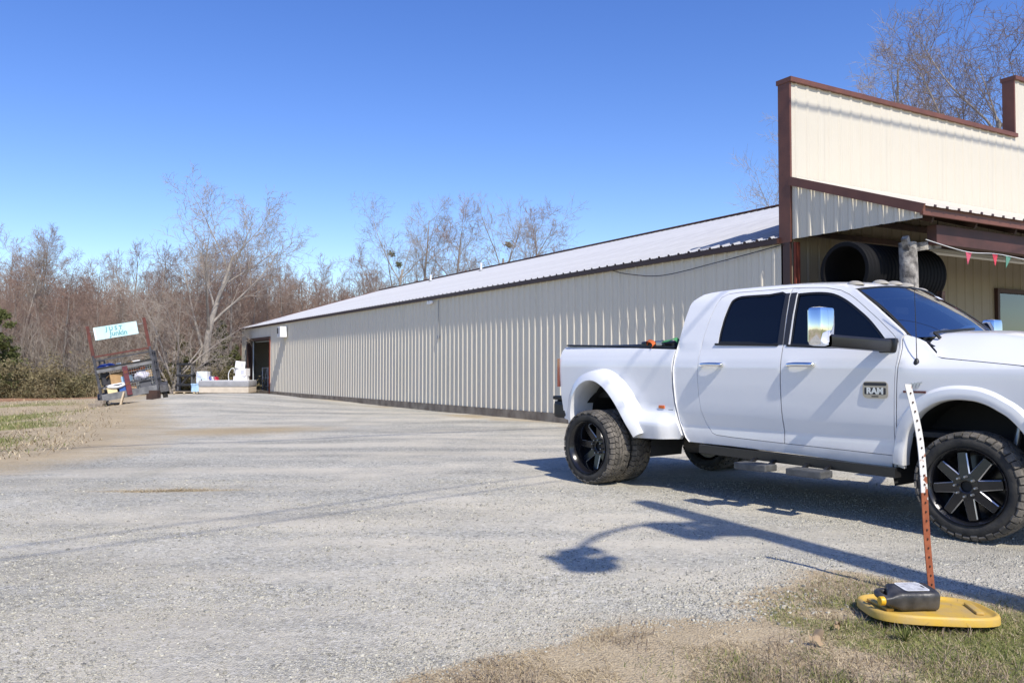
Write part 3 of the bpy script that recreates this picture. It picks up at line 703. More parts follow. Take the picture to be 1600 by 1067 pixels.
# bed
bedp = [(-3.095, 1.25), (-3.088, 1.40), (-3.075, 1.52), (-3.07, 1.546), (-3.6, 1.566), (-4.2, 1.588), (-4.86, 1.612), (-4.93, 1.60), (-4.965, 1.56), (-4.975, 1.48), (-4.965, 1.2), (-4.945, .95), (-4.92, .70), (-4.80, .67), (-4.64, .66)]+BA+[(-3.30, .565), (-3.02, .575), (-2.985, .62), (-3.035, .76), (-3.07, .93), (-3.09, 1.1)]
pair(panel(bedp, y_bed, (), .05, .045), 'bed_side', [M_paint])
pair(flare(BA[::-1], y_bed0, .155, .225, .12, .95, .80, .55), 'fender_flare', [M_paint], smooth=30)
q = MB(); P_ = [(x, -(y_bed(x, .888)+.0005), .888) for x in np.linspace(-3.36, -3.09, 6)]; q.tube(P_, .0035, 4); pair(q, 'seam', [M_trimb])
def lens(x, z, yf, w_, h_, o=.008):
    q = MB(); q.bbox((x, -(yf(x, z)+o*.4), z), (w_, o*2.2, h_), .006); return q
pair(lens(-3.25, .915, y_bed, .085, .036), 'marker_light', [M_amber])
# bed rail caps, far wall, floor, front wall and tailgate
q = MB(); q.grid([[(x, -y, z+float(np.interp(x, [-4.9, -3.1], [.0, -.052]))) for y, z in ((.955, 1.612), (.95, 1.630), (.88, 1.634), (.87, 1.55))] for x in np.linspace(-4.90, -3.10, 8)], flip=True); pair(q, 'bed_rail', [M_trimb])
q = MB(); q.grid([[(x, -.872, z) for z in (1.0, 1.56)] for x in (-4.9, -3.12)]); pair(q, 'bed_liner', [M_trimb])
q = MB(); q.box((-4.0, 0, 1.0), (1.78, 1.74, .04)); q.box((-3.13, 0, 1.27), (.04, 1.74, .55)); q.build('bed_floor', M_trimb, trk)
q = MB(); q.bbox((-4.93, 0, 1.26), (.06, 1.78, .66), .02); q.m = 1; q.bbox((-4.97, 0, 1.42), (.03, .25, .09), .01); q.build('tailgate', [M_paint, M_chrome], trk)
# folded black cover and tool box across the bed
q = MB(); q.bbox((-3.45, 0, 1.585), (.52, 1.70, .13), .03); q.build('bed_cover', M_satin, trk)
q = MB(); q.bbox((-4.25, 0, 1.588), (1.05, 1.70, .06), .02); q.build('bed_cover', M_satin, trk)
# rear: lamps, bumper, flaps
tl = MB()
tl.grid([[(x, -y, z) for x, y in ((-4.955, 1.022), (-5.03, 1.0), (-5.075, .93), (-5.075, .80))] for z in (1.10, 1.20, 1.34, 1.455)], flip=True); pair(tl, 'tail_light', [M_red])
q = MB(); q.bbox((-5.06, 0, .86), (.18, 1.82, .16), .03); q.bbox((-5.0, -.88, .81), (.28, .20, .22), .05); q.bbox((-5.0, .88, .81), (.28, .20, .22), .05); q.bbox((-5.06, 0, .955), (.22, 1.92, .05), .015); q.build('rear_bumper', M_trimb, trk)
q = MB(); q.box((-4.58, -.98, .50), (.015, .40, .40), (0, .06, 0)); pair(q, 'mud_flap', [mat('mud_flap', (.03, .028, .025), .8, var=(.12, .07, .045), scale=8)], smooth=None)
# wheel wells
def well(cx, r, y0, y1, z0=.45):
    q = MB(); pr = [(cx+r*math.cos(a), .50+r*1.02*math.sin(a)) for a in np.linspace(-.25, math.pi+.25, 24)]
    q.grid([[(x, -y, z) for y in (y0, y1)] for x, z in pr]); q.add([(x, -y0, z) for x, z in pr], [tuple(range(len(pr)))]); return q
pair(well(-.05, .60, .45, .955), 'wheel_well', [M_rub]); pair(well(-4.04, .61, .45, .975), 'wheel_well', [M_rub])
# rocker, running board with drop steps
q = MB(); q.bar((-2.72, -.955, .50), (-.60, -.955, .465), .10, .085, (0, 0, 1)); rb = pair(q, 'running_board', [M_satin], smooth=None)
for sx_ in (-1.90, -1.32):
    st_ = MB(); st_.bbox((sx_, -1.16, .405), (.36, .19, .065), .012); st_.m = 1; st_.bar((sx_-.11, -.97, .47), (sx_-.11, -1.12, .41), .03, .03); st_.bar((sx_+.11, -.97, .47), (sx_+.11, -1.12, .41), .03, .03)
    for r_, mb in zip(rb, (st_, st_.mirror_y())): mb.build('step', [M_step, M_satin], r_)
# chassis
for s in (-1, 1):
    q = MB(); q.bbox((-2.1, s*.42, .62), (5.6, .09, .17), .01); q.build('frame_rail', M_under, trk)
for x in (0, -4.077):
    q = MB(); q.tube([(x, -.9, .45), (x, .9, .45)], .055, 10); q.lathe([(0, -.18), (.12, -.12), (.17, 0), (.12, .12), (0, .18)], 14, 'y', (x, .12 if x == 0 else 0, .45)); q.build('axle', M_under, trk, 50)
    for s in (-1, 1):
        q = MB(); q.tube([(x+.12, s*.55, .50), (x+.2, s*.5, .98)], .03, 8); q.build('shock_absorber', M_steel, trk, 50)
q = MB(); q.tube([(-.2, .0, .6), (-2.2, 0, .58), (-4.0, 0, .47)], .045, 8); q.build('driveshaft', M_under, trk)
q = MB(); q.bbox((-1.2, 0, .60), (1.3, .5, .30), .08); q.bbox((-2.45, .3, .58), (.9, .5, .28), .08); q.build('gearbox', M_under, trk, 50)
q = MB(); q.tube([(-1.2, -.3, .50), (-2.9, -.35, .52), (-3.3, -.55, .52)], .05, 8); q.lathe([(.0, -.3), (.11, -.28), (.11, .28), (0, .3)], 12, 'x', (-2.95, -.55, .50)); q.build('exhaust', M_under, trk, 50)
q = MB(); q.box((-1.6, 0, .80), (2.8, 1.80, .04)); q.build('cab_floor', M_rub, trk)
# back of the cab
q = MB(); rr = [(-2.985, 2.06)]+rearc; q.grid([[(x+.0, -(y_cab(-1.6, z)-.0)*u, z) for u in np.linspace(-1, 1, 9)] for x, z in rr], flip=False); q.build('cab_back', M_paint, trk, 40)
q = MB(); q.grid([[(x-.006, -.62*u, z) for u in (-1, 1)] for x, z in ((-3.018, 1.95), (-3.055, 1.66))]); q.build('rear_window', M_tint, trk)
# clearance lamps on the roof
for y in (-.60, -.24, 0.0, .24, .60):
    zt = ZS(-1.22)+.05*(1-abs(y/.74)**2.4); xx = -1.20+.085*(1-(y/.74)**2)
    q = MB(); n = 12; rows = []
    for i in range(7):
        a = i/6*math.pi/2; rows.append([(xx+.085*math.cos(t_)*math.cos(a)-.02*math.sin(a), y+.05*math.sin(t_)*math.cos(a), zt-.012+.044*math.sin(a)) for t_ in np.linspace(0, 2*math.pi, 17)])
    q.grid(rows); q.build('clearance_light', M_clear, trk, 60)
# roof aerial fin
q = MB(); q.tube([(-2.3, .1, 2.2), (-2.36, .1, 2.27)], [.03, .012], 8); q.build('aerial_fin', M_trimb, trk)
# whip antenna on the fender
ay = -(y_fen(-.425, 1.40)-.01)
q = MB(); q.lathe([(.028, 0), (.026, .03), (.012, .06), (.008, .065)], 12, 'z', (-.425, ay, 1.37)); q.tube([(-.425, ay, 1.42), (-.43, ay, 1.75), (-.44, ay, 2.12)], [.004, .003, .002], 5); q.build('antenna', M_trimb, trk, 50)
# tow mirrors: arm and upright chrome head
q = MB()
arm = [(-.66, -.945, 1.545), (-.68, -1.05, 1.552), (-.74, -1.22, 1.562), (-.82, -1.42, 1.575), (-.87, -1.55, 1.585)]
pr = [(-.035, -.055), (.035, -.055), (.05, -.03), (.05, .03), (.035, .05), (-.035, .05), (-.05, .03), (-.05, -.03)]
rows = []
for i, p in enumerate(arm):
    a, b = Vector(arm[max(i-1, 0)]), Vector(arm[min(i+1, 4)]); d = (b-a).normalized(); sd_ = d.cross(Vector((0, 0, 1))).normalized()
    rows.append([tuple(Vector(p)+sd_*u+Vector((0, 0, v))) for u, v in pr+[pr[0]]])
q.grid(rows); q.m = 0
q.bbox((-.67, -.955, 1.545), (.16, .06, .13), .02)
mh = MB(); mh.bbox((-.90, -1.60, 1.70), (.13, .215, .325), .035); mh2 = MB(); mh2.bbox((-.968, -1.60, 1.705), (.012, .17, .27), .004)
for s in (0, 1):
    f_ = (lambda mb: mb) if s == 0 else (lambda mb: mb.mirror_y())
    a_ = f_(q).build('mirror', M_satin, trk, 35); f_(mh).build('mirror_shell', M_chrome, a_, 50); f_(mh2).build('mirror_glass', mat('mirror_glass', (.6, .62, .65), .02, 1.0) if s == 0 else bpy.data.materials['mirror_glass'], a_)
# door badge and fender badge
def on_side(bx, bz, yf, o): return (bx, -(yf(bx, bz)+o), bz)
bd = MB(); bw, bh = .225, .145
def rrect(w_, h_, r_, n=5):
    out = []
    for cx, cz, a0 in ((w_/2-r_, h_/2-r_, 0), (-w_/2+r_, h_/2-r_, 90), (-w_/2+r_, -h_/2+r_, 180), (w_/2-r_, -h_/2+r_, 270)):
        out += [(cx+r_*math.cos(R(a0+90*k/n)), cz+r_*math.sin(R(a0+90*k/n))) for k in range(n+1)]
    return out
bpos = on_side(-.765, 1.165, y_cab, .001)
bd.prism(rrect(bw, bh, .035), -.008); bd.m = 1; bd.prism(rrect(bw*.86, bh*.40, .008), -.0092, Matrix.Translation((0, 0, -.012))); bd.prism(rrect(bw*.92, bh*.19, .012), -.0090, Matrix.Translation((0, 0, .048))); bd.prism(rrect(bw*.28, .010, .003), -.0092, Matrix.Translation((0, 0, -.058)))
M_bz = mat('badge_bronze', (.50, .44, .36), .35, .75); M_bk = mat('badge_dark', (.03, .03, .035), .4)
fdoor = [o for o in trk.children if o.name == 'door'][0]
bo = bd.build('badge', [M_bz, M_bk], fdoor, None, bpos)
lt = text_mesh('RAM', .074, .001, .0035); lt.materials.append(mat('badge_letters', (.80, .80, .78), .35, .6)); 
for v in lt.vertices: v.co.x *= 1.02
lm_ = Matrix.Rotation(R(90), 4, 'X') @ Matrix.Scale(1, 4)
lt.transform(Matrix.Translation((0, -.0105, -.012)) @ lm_)
# letters merge into the badge mesh (thing > part > sub-part is the limit)
bm = bmesh.new(); bm.from_mesh(bo.data); nface = len(bm.faces); bm.from_mesh(lt); bm.faces.ensure_lookup_table()
for f in bm.faces[nface:]: f.material_index = 2
bm.to_mesh(bo.data); bm.free(); bo.data.materials.append(lt.materials[0])
q = MB(); fx, fz = -.42, 1.185
q.box((fx-.005, -(y_fen(fx, fz)+.004), fz-.03), (.19, .006, .018)); q.m = 1
for i in range(3): q.box((fx-.03+.028*i, -(y_fen(fx, fz)+.005), fz+.02+.004*i), (.018, .007, .05), (0, .35, 0))
q.bar((fx-.05, -(y_fen(fx, fz)+.006), fz+.03), (fx+.06, -(y_fen(fx, fz)+.006), fz+.05), .004, .012); q.build('engine_badge', [mat('badge_maroon', (.12, .03, .025), .4), M_mill], trk)
# front end: grille, lamps, steel bumper with round lamps
q = MB(); q.bbox((.93, 0, 1.05), (.10, 1.36, .42), .03); q.build('grille', M_chrome, trk)
for s in (-1, 1):
    q = MB(); q.bbox((.88, s*.79, 1.12), (.14, .26, .26), .03); q.build('headlight', mat('headlight', (.5, .52, .55), .1, coat=.8) if s < 0 else bpy.data.materials['headlight'], trk)
bm_ = MB()
prof_b = [(.46, 1.0), (.80, 1.0), (1.12, .66), (1.12, -.66), (.80, -1.0), (.46, -1.0), (.46, -.9), (.72, -.9), (1.0, -.55), (1.0, .55), (.72, .9), (.46, .9)]
n = len(prof_b); bm_.add([(x, y, z) for z in (.60, .93) for x, y in prof_b], [tuple(range(n))[::-1], tuple(range(n, 2*n))]+[(i, (i+1) % n, n+(i+1) % n, n+i) for i in range(n)])
bump = bm_.build('front_bumper', M_trimb, trk)
for s in (-1, 1):
    q = MB(); c = (.62, s*1.02, 1.01)
    q.lathe([(.0, -.10), (.08, -.09), (.125, -.02), (.135, .02), (.125, .03), (.115, .02)], 24, 'x', c); q.m = 1; q.lathe([(.115, .02), (.08, .045), (0, .055)], 24, 'x', c); q.tube([(.58, s*1.0, .92), (.60, s*1.02, .96)], .02, 8); q.build('driving_lamp', [M_satin, M_clear], bump, 40)
# interior seen through the windscreen
M_seat = mat('seat', (.035, .033, .032), .8)
for s in (-1, 1):
    for x in (-1.45, -2.35):
        q = MB(); q.bbox((x, s*.42, 1.12), (.52, .52, .18), .05); q.bbox((x-.26, s*.42, 1.45), (.16, .50, .66), .05, (0, -.18, 0)); q.bbox((x-.34, s*.42, 1.86), (.11, .28, .20), .04); q.build('seat', M_seat, trk, 50)
q = MB(); q.grid([[(x, y, z+.015*math.cos(y*2)) for y in np.linspace(-.84, .84, 9)] for x, z in ((-.42, 1.565), (-.62, 1.585), (-.80, 1.56), (-.88, 1.45), (-.82, 1.15))]); q.build('dashboard', mat('dash', (.05, .048, .045), .75), trk, 40)
q = MB()
q.tube([(-.98+.06*math.cos(a)*-.4, .42+.19*math.sin(a), 1.47+.18*math.cos(a)) for a in np.linspace(0, 2*math.pi, 25)], .018, 8, False); q.tube([(-.84, .42, 1.42), (-.98, .42, 1.47)], .04, 8); q.build('steering_wheel', M_trimb, trk, 50)
q = MB(); q.bbox((-1.06, 0, 1.90), (.03, .24, .07), .012); q.build('rear_view_mirror', M_trimb, trk)
q = MB(); q.grid([[(x, y, z) for y in np.linspace(-.7, .7, 5)] for x, z in ((-1.08, 2.09), (-2.9, 2.10))]); q.build('headliner', mat('headliner', (.30, .28, .25), .9), trk)
# cloth bundles lying on the dash
def blob(c, d, seed, n=14):
    q = MB(); rows = []
    for i in range(n+1):
        ph = math.pi*i/n; row = []
        for j in range(n*2+1):
            th = math.pi*j/n; k = 1+.22*math.sin(3*th+seed)*math.sin(2*ph+seed*2)+.12*math.sin(5*th+2*seed)*math.sin(ph)
            row.append((c[0]+d[0]*k*math.sin(ph)*math.cos(th), c[1]+d[1]*k*math.sin(ph)*math.sin(th), c[2]+d[2]*k*math.cos(ph)))
        rows.append(row)
    q.grid(rows); return q
TM = Matrix.Translation(TO) @ Matrix.Rotation(TA, 4, 'Z')
o = blob((0, 0, 0), (.10, .15, .06), 1.0).build('cap', mat('tan_cloth', (.5, .38, .16), .9), None, 60); o.matrix_world = TM @ Matrix.Translation((-.60, -.10, 1.64)); tag(o, 'tan cloth cap lying on the truck dashboard', 'cap')
o = blob((0, 0, 0), (.12, .24, .08), 2.2).build('blue_cloth', mat('blue_cloth', (.10, .2, .42), .9), None, 60); o.matrix_world = TM @ Matrix.Translation((-.58, .38, 1.66)); tag(o, 'crumpled blue cloth lying on the truck dashboard', 'cloth')

# ---- wheels
TR = .428
def wheel(front):
    """wheel centred at the origin, outer face towards -y"""
    tw = .30; ro = .64*.5*.955 if False else .300
    ty = MB(); h_ = tw/2
    prof_t = [(.292, -h_+.035), (.300, -h_+.015), (.330, -h_-.004), (.362, -h_-.006), (.392, -h_+.012), (.412, -h_+.040), (.416, -h_+.07), (.416, h_-.07), (.412, h_-.04), (.392, h_-.012), (.362, h_+.006), (.330, h_+.004), (.300, h_-.015), (.292, h_-.035)]
    ty.lathe(prof_t, 72, 'y'); tym = ty.mesh('tyre', M_tyre, 40)
    # tread blocks: five staggered rows and shoulder lugs
    td = MB(); nb = 42
    def blk(a, y0, y1, da, r0, r1, sk=0.0):
        vs = []
        for r_ in (r0, r1):
            for aa, yy in ((a-da, y0), (a+da, y0), (a+da+sk, y1), (a-da+sk, y1)): vs.append((r_*math.cos(aa), yy, r_*math.sin(aa)))
        td.add(vs, [(4, 5, 6, 7), (0, 1, 5, 4), (1, 2, 6, 5), (2, 3, 7, 6), (3, 0, 4, 7)])
    pit = 2*math.pi/nb
    for i in range(nb):
        a = i*pit; j_ = .012*math.sin(i*2.7)
        blk(a+j_, -.040, -.004, pit*.43, .413, .428, .05); blk(a+pit*.5, .004, .040, pit*.43, .413, .428, .05)
        blk(a+pit*.35, -.094, -.046, pit*.42, .413, .427, -.05); blk(a+pit*.85+j_, .046, .094, pit*.42, .413, .427, -.05)
        ex = .010 if i % 2 else -.004
        for s in (-1, 1):
            vs = []
            a_ = a+(pit*.1 if s < 0 else pit*.6); da = pit*.41
            for rr_, yy in ((.413, .100), (.426, .100), (.420, .132), (.398+ex*-.9, .150+.004), (.385-ex, .146)):
                vs += [(rr_*math.cos(a_-da), s*yy, rr_*math.sin(a_-da)), (rr_*math.cos(a_+da), s*yy, rr_*math.sin(a_+da))]
            fs = [(0, 1, 3, 2), (2, 3, 5, 4), (4, 5, 7, 6), (6, 7, 9, 8), (0, 2, 4, 6, 8), (1, 9, 7, 5, 3)]
            td.add(vs, fs if s < 0 else [f[::-1] for f in fs])
    tdm = td.mesh('tread', M_tread)
    rm = MB(); f = -h_
    lip = [(.268, f+.06), (.283, f+.012), (.300, f-.006), (.305, f+.004), (.303, f+.03)]
    depth = .035 if front else .185
    rm.lathe([(.262, h_-.03), (.258, f+depth+.05), (.262, f+.08)]+lip, 64, 'y')
    rm.lathe([(.0, f+depth+.045), (.262, f+depth+.06)], 40, 'y') if not front else rm.lathe([(.0, .03), (.262, .06)], 40, 'y')
    fo = f+.012 if front else f+depth
    hub = [(.045, fo+.05), (.045, fo-.004), (.055, fo-.010), (.095, fo-.006), (.10, fo+.03)]
    rm.lathe(hub, 32, 'y')
    ns = 8
    for i in range(ns):
        a = 2*math.pi*i/ns+.25; ca_, sa_ = math.cos(a), math.sin(a)
        def pt(r_, t_, y): return (r_*ca_-t_*sa_, y, r_*sa_+t_*ca_)
        w0, w1 = .037, .030
        y0 = fo-.004; y1 = (f+.024) if front else (fo+.0)
        y1 = y1 if front else f+depth-.03
        A_ = [pt(.075, -w0, y0), pt(.266, -w1, y1), pt(.266, w1, y1), pt(.075, w0, y0)]
        B_ = [pt(.075, -w0-.008, y0+.05), pt(.266, -w1-.010, y1+.05), pt(.266, w1+.010, y1+.05), pt(.075, w0+.008, y0+.05)]
        rm.m = 0; rm.add(A_+B_, [(0, 1, 2, 3), (1, 5, 6, 2)])
        # milled edges
        rm.m = 1; e_ = .007
        C_ = [pt(.098, -w0*.97-e_, y0+.006), pt(.258, -w1-e_, y1+.006), pt(.258, -w1, y1-.0008), pt(.098, -w0*.97, y0-.0008)]
        D_ = [pt(.098, w0*.97, y0-.0008), pt(.258, w1, y1-.0008), pt(.258, w1+e_, y1+.006), pt(.098, w0*.97+e_, y0+.006)]
        rm.add(C_, [(0, 1, 2, 3)]); rm.add(D_, [(0, 1, 2, 3)])
        rm.m = 0; rm.add([C_[0], C_[1], B_[1], B_[0]], [(0, 3, 2, 1)]); rm.add([D_[3], D_[2], B_[2], B_[3]], [(0, 1, 2, 3)])
    nut = MB()
    for i in range(8):
        a = 2*math.pi*i/8+.05; c = (.078*math.cos(a), .078*math.sin(a))
        nut.lathe([(.0, fo-.045), (.008, fo-.043), (.0105, fo-.02), (.012, fo)], 8, 'y', (c[0], 0, c[1]))
    rmm = rm.mesh('rim', [M_rim, M_mill], 35); num = nut.mesh('lug_nut', M_steel, 40)
    cap = MB(); cap.lathe([(0, fo+.02), (.044, fo+.02)], 20, 'y'); cpm = cap.mesh('hub_cap', M_rub)
    return tym, tdm, rmm, num, cpm
WF, WR_ = wheel(True), wheel(False)
def place_wheel(ms, x, y, left, spin, steer=0.0):
    e = link('wheel', ms[0], trk, (x, y, TR-.002), (0, spin, (math.pi if left else 0)+steer))
    for nm, q in zip(('tread', 'rim', 'lug_nuts', 'hub_cap'), ms[1:]):
        c = link(nm, q, e)
    return e
def ring_rot(): pass
place_wheel(WF, 0, -1.06+.15, False, .1, R(0)); place_wheel(WF, 0, .91, True, .4)
for yy, sp in ((-1.36+.15, .35), (-.865, .9)):
    place_wheel(WR_, -4.077, yy, False, sp); place_wheel(WR_, -4.077, -yy, True, sp+.5)
# straps lying on the bed cover
def strap(name, pts, w_, m_, lab):
    q = MB(); P_ = catmull(pts, 5); rows = [[(p[0], p[1]+w_*.5*s, p[2]+(.012*s)) for s in (-1, 1)] for p in P_]+[]
    q.grid(rows); q.grid([[(a[0], a[1], a[2]-.004) for a in r_] for r_ in rows], flip=True); o = q.build(name, m_); o.matrix_world = TM; tag(o, lab, 'strap', 'ratchet straps on the truck bed'); return o
strap('strap', [(-3.62, -.80, 1.60), (-3.55, -.90, 1.655), (-3.45, -.93, 1.64), (-3.40, -.955, 1.61), (-3.42, -.965, 1.575)], .05, mat('orange_strap', (.65, .14, .03), .8), 'orange ratchet strap hanging over the rear bed rail')
strap('strap', [(-3.38, -.92, 1.60), (-3.30, -.93, 1.635), (-3.20, -.92, 1.648), (-3.13, -.9, 1.668), (-3.11, -.85, 1.62)], .05, mat('green_strap', (.05, .25, .09), .8), 'green strap crumpled on the bed rail beside the cab')
q = MB(); q.bbox((-3.33, -.93, 1.615), (.09, .05, .05), .01); q.tube([(-3.37, -.93, 1.63), (-3.28, -.93, 1.65)], .008, 6); o = q.build('ratchet_buckle', M_steel); o.matrix_world = TM; tag(o, 'steel ratchet buckle on the bed rail between orange and green straps', 'buckle')

# ------------------------------------------------------------------ trees
def segs_to_mesh(name, segs, material, n=4):
    """segs: list of (p0, p1, r0, r1); n-sided tubes, n=2 gives crossed-free flat ribbons"""
    A = np.array([s[0] for s in segs], float); B = np.array([s[1] for s in segs], float)
    r0 = np.array([s[2] for s in segs])[:, None, None]; r1 = np.array([s[3] for s in segs])[:, None, None]
    d = B-A; d /= np.linalg.norm(d, axis=1, keepdims=True)+1e-9
    ref = np.where(np.abs(d[:, 2:3]) > .9, np.array([[1., 0, 0]]), np.array([[0, 0, 1.]]))
    u = np.cross(d, ref); u /= np.linalg.norm(u, axis=1, keepdims=True); v = np.cross(d, u)
    a = np.arange(n)*2*np.pi/n
    ring = u[:, None, :]*np.cos(a)[None, :, None]+v[:, None, :]*np.sin(a)[None, :, None]
    V = np.concatenate([A[:, None, :]+ring*r0, B[:, None, :]+ring*r1], 1).reshape(-1, 3)
    base = (np.arange(len(segs))*2*n)[:, None, None]
    j = np.arange(n); q = np.stack([j, (j+1) % n, (j+1) % n+n, j+n], 1)
    if n == 2: q = q[:1]
    F = (base+q[None]).reshape(-1, 4)
    return np_mesh(name, V, F, material)
def np_mesh(name, V, F, material, attr=None, smooth=False):
    me = bpy.data.meshes.new(name); me.vertices.add(len(V)); me.vertices.foreach_set('co', np.asarray(V, np.float32).reshape(-1))
    k = F.shape[1]; me.loops.add(F.size); me.loops.foreach_set('vertex_index', F.reshape(-1).astype(np.int32))
    me.polygons.add(len(F)); me.polygons.foreach_set('loop_start', (np.arange(len(F))*k).astype(np.int32)); me.polygons.foreach_set('loop_total', np.full(len(F), k, np.int32))
    if attr is not None:
        a_ = me.attributes.new('shade', 'FLOAT', 'POINT'); a_.data.foreach_set('value', np.asarray(attr, np.float32))
    me.update(calc_edges=True); me.validate(); me.materials.append(material)
    if smooth: me.shade_smooth()
    return me
def bark(name, c0, c1, c2):
    m = mat(name, c0, .9, var=c1, scale=2.5, obj_rand=c2); return m
M_bark = bark('bark', (.24, .215, .19), (.14, .12, .105), (.30, .265, .23))
M_twig = bark('twig', (.29, .19, .145), (.17, .11, .085), (.33, .245, .19))
M_twigp = bark('pale_twig', (.34, .29, .235), (.22, .185, .15), (.37, .315, .26))
M_barkp = bark('pale_bark', (.36, .33, .285), (.18, .16, .14), (.36, .32, .28))
M_twigd = bark('dark_twig', (.16, .125, .11), (.10, .08, .07), (.20, .15, .13))
def grow(rd, out, p, d, L, r, lev, P):
    """recursive limb; out[lev] collects segments"""
    n = P['n'][lev]; step = L/n; pts = [p]; dirs = []
    for i in range(n):
        d = (d+Vector((rd.gauss(0, 1), rd.gauss(0, 1), rd.gauss(0, 1)))*P['wig'][lev]+Vector((0, 0, P['up'][lev]))).normalized()
        q = p+d*step; ra = r*(1-(i/n)*P['tap'][lev]); rb = r*(1-((i+1)/n)*P['tap'][lev])
        out[lev].append((tuple(p), tuple(q), ra, rb)); p = q; pts.append(p); dirs.append(d)
    if lev+1 >= len(P['n']): return
    k = P['k'][lev]; 
    for c in range(k):
        t = P['s0'][lev]+(1-P['s0'][lev])*((c+rd.random()*.9)/k); f = t*n; i = min(int(f), n-1); q = pts[i].lerp(pts[i+1], f-i)
        dd = dirs[i]; side = dd.orthogonal().normalized(); side = (Matrix.Rotation(c*2.4+rd.random()*1.2, 3, dd) @ side)
        an = R(P['ang'][lev]+rd.gauss(0, P['angv']))
        nd = (dd*math.cos(an)+side*math.sin(an)).normalized()
        Lc = L*P['len'][lev]*(1.15-P['fall'][lev]*t)*rd.uniform(.75, 1.2)
        rr = r*(1-t*P['tap'][lev])*P['rr'][lev]
        grow(rd, out, q, nd, Lc, max(rr, P['rmin']), lev+1, P)
def tree_meshes(seed, h, kind, mats):
    rd = random.Random(seed)
    if kind == 'forest': P = dict(n=[7, 4, 3, 2, 1], k=[15, 8, 6, 4], s0=[.30, .2, .15, .1], ang=[42, 42, 40, 38], angv=9, len=[.36, .46, .55, .62], fall=[.62, .5, .4, .3], rr=[.42, .5, .55, .6], tap=[.85, .8, .7, .6, .5], wig=[.05, .10, .13, .16, .2], up=[.03, .06, .05, .04, .02], rmin=.008)
    if kind == 'slim': P = dict(n=[8, 4, 3, 2, 1], k=[16, 7, 5, 4], s0=[.4, .15, .15, .1], ang=[33, 36, 38, 38], angv=8, len=[.26, .46, .55, .6], fall=[.55, .45, .4, .3], rr=[.38, .5, .55, .6], tap=[.88, .8, .7, .6, .5], wig=[.05, .09, .12, .16, .2], up=[.02, .09, .06, .04, .02], rmin=.008)
    if kind == 'open': P = dict(n=[7, 6, 4, 3, 2, 1], k=[8, 8, 6, 4, 3], s0=[.28, .2, .2, .15, .1], ang=[38, 38, 40, 40, 38], angv=8, len=[.62, .5, .5, .55, .6], fall=[.30, .5, .4, .3, .3], rr=[.5, .5, .55, .6, .6], tap=[.75, .8, .8, .7, .6, .5], wig=[.06, .09, .12, .14, .16, .2], up=[.02, .08, .06, .05, .03, .02], rmin=.008)
    if kind == 'multi': P = dict(n=[3, 7, 5, 3, 2, 1], k=[8, 9, 6, 4, 3], s0=[.0, .25, .15, .15, .1], ang=[34, 38, 42, 42, 40], angv=10, len=[3.2, .42, .5, .55, .6], fall=[.1, .5, .4, .3, .3], rr=[.5, .5, .55, .6, .6], tap=[.3, .85, .8, .7, .6, .5], wig=[.05, .09, .13, .16, .18, .2], up=[.0, -.01, .03, .03, .0, 0], rmin=.007)
    out = [[] for _ in P['n']]
    Lt = h*.92 if kind != 'multi' else h*.16
    if kind == 'open': Lt = h*.62
    r0 = h*.0155 if kind in ('forest', 'slim') else (h*.021 if kind == 'open' else h*.024)
    grow(rd, out, Vector((0, 0, -.3)), Vector((rd.gauss(0, .04), rd.gauss(0, .04), 1)).normalized(), Lt+.3, r0, 0, P)
    k = 2 if kind in ('open', 'multi') else 1
    nl = len(out); tr_ = [s for l in range(k) for s in out[l]]
    tm = segs_to_mesh('trunk', tr_, mats[0], 6)
    cr = [s for l in range(k, nl-2) for s in out[l]]; fine = out[nl-2]+out[nl-1]
    cm = segs_to_mesh('crown', cr+[(a, b, c*.9, d*.6) for a, b, c, d in fine], mats[1], 3)
    return tm, cm
def plant_tree(ms, x, y, s, rz, label, cat='tree', group=None, name='bare_tree', sz=None, tilt=0):
    e = thing(name, label, cat, (x, y, g1(x, y)-.05), (tilt, 0, rz), group); e.scale = (s, s, s if sz is None else sz)
    a = link('trunk', ms[0], e); b = link('crown', ms[1], e); return e
FT = [tree_meshes(11+i, 10, 'forest', (M_bark, M_twig)) for i in range(4)]+[tree_meshes(31+i, 10, 'slim', (M_bark, M_twig)) for i in range(3)]+[tree_meshes(51, 10, 'slim', (M_barkp, M_twigp))]
rd = random.Random(5)
WL, WG = 'leafless grey brown tree in the dense wood edge behind the lawn', 'bare trees of the wood edge'
cnt = 0
for row, (Y0, n, hh) in enumerate(((51, 34, .76), (55, 36, .88), (60, 36, .98), (66, 38, 1.08), (73, 36, 1.16))):
    for i in range(n):
        Y = Y0+rd.uniform(-2, 2.2); px = -70+(i+rd.random())*(1000/n)
        if px > 880: continue
        X = (px-800)/1291*Y
        lx = (X-P0[0])*.8641+(Y-P0[1])*.5034; ly = -(X-P0[0])*.5034+(Y-P0[1])*.8641
        if -4.0 < lx < 23 and ly < 47.5: continue
        if px > 540 and rd.random() < .55: continue
        s = hh*(rd.uniform(.60, 1.0) if rd.random() < .85 else rd.uniform(1.0, 1.18))*(1.0 if px < 480 else .82)
        k = rd.choice([0, 1, 2, 3, 4, 5, 6, 7, 0, 1, 2, 3]) if row < 2 else rd.choice([0, 1, 2, 3, 4, 5, 6])
        plant_tree(FT[k], X, Y, s, rd.uniform(0, 6.28), WL, group=WG)
M_barkm = bark('mid_bark', (.33, .295, .25), (.17, .15, .13), (.34, .30, .255))
OT = tree_meshes(101, 12, 'open', (M_barkm, M_twigp)); MT = tree_meshes(133, 7.5, 'multi', (M_bark, M_twigp))
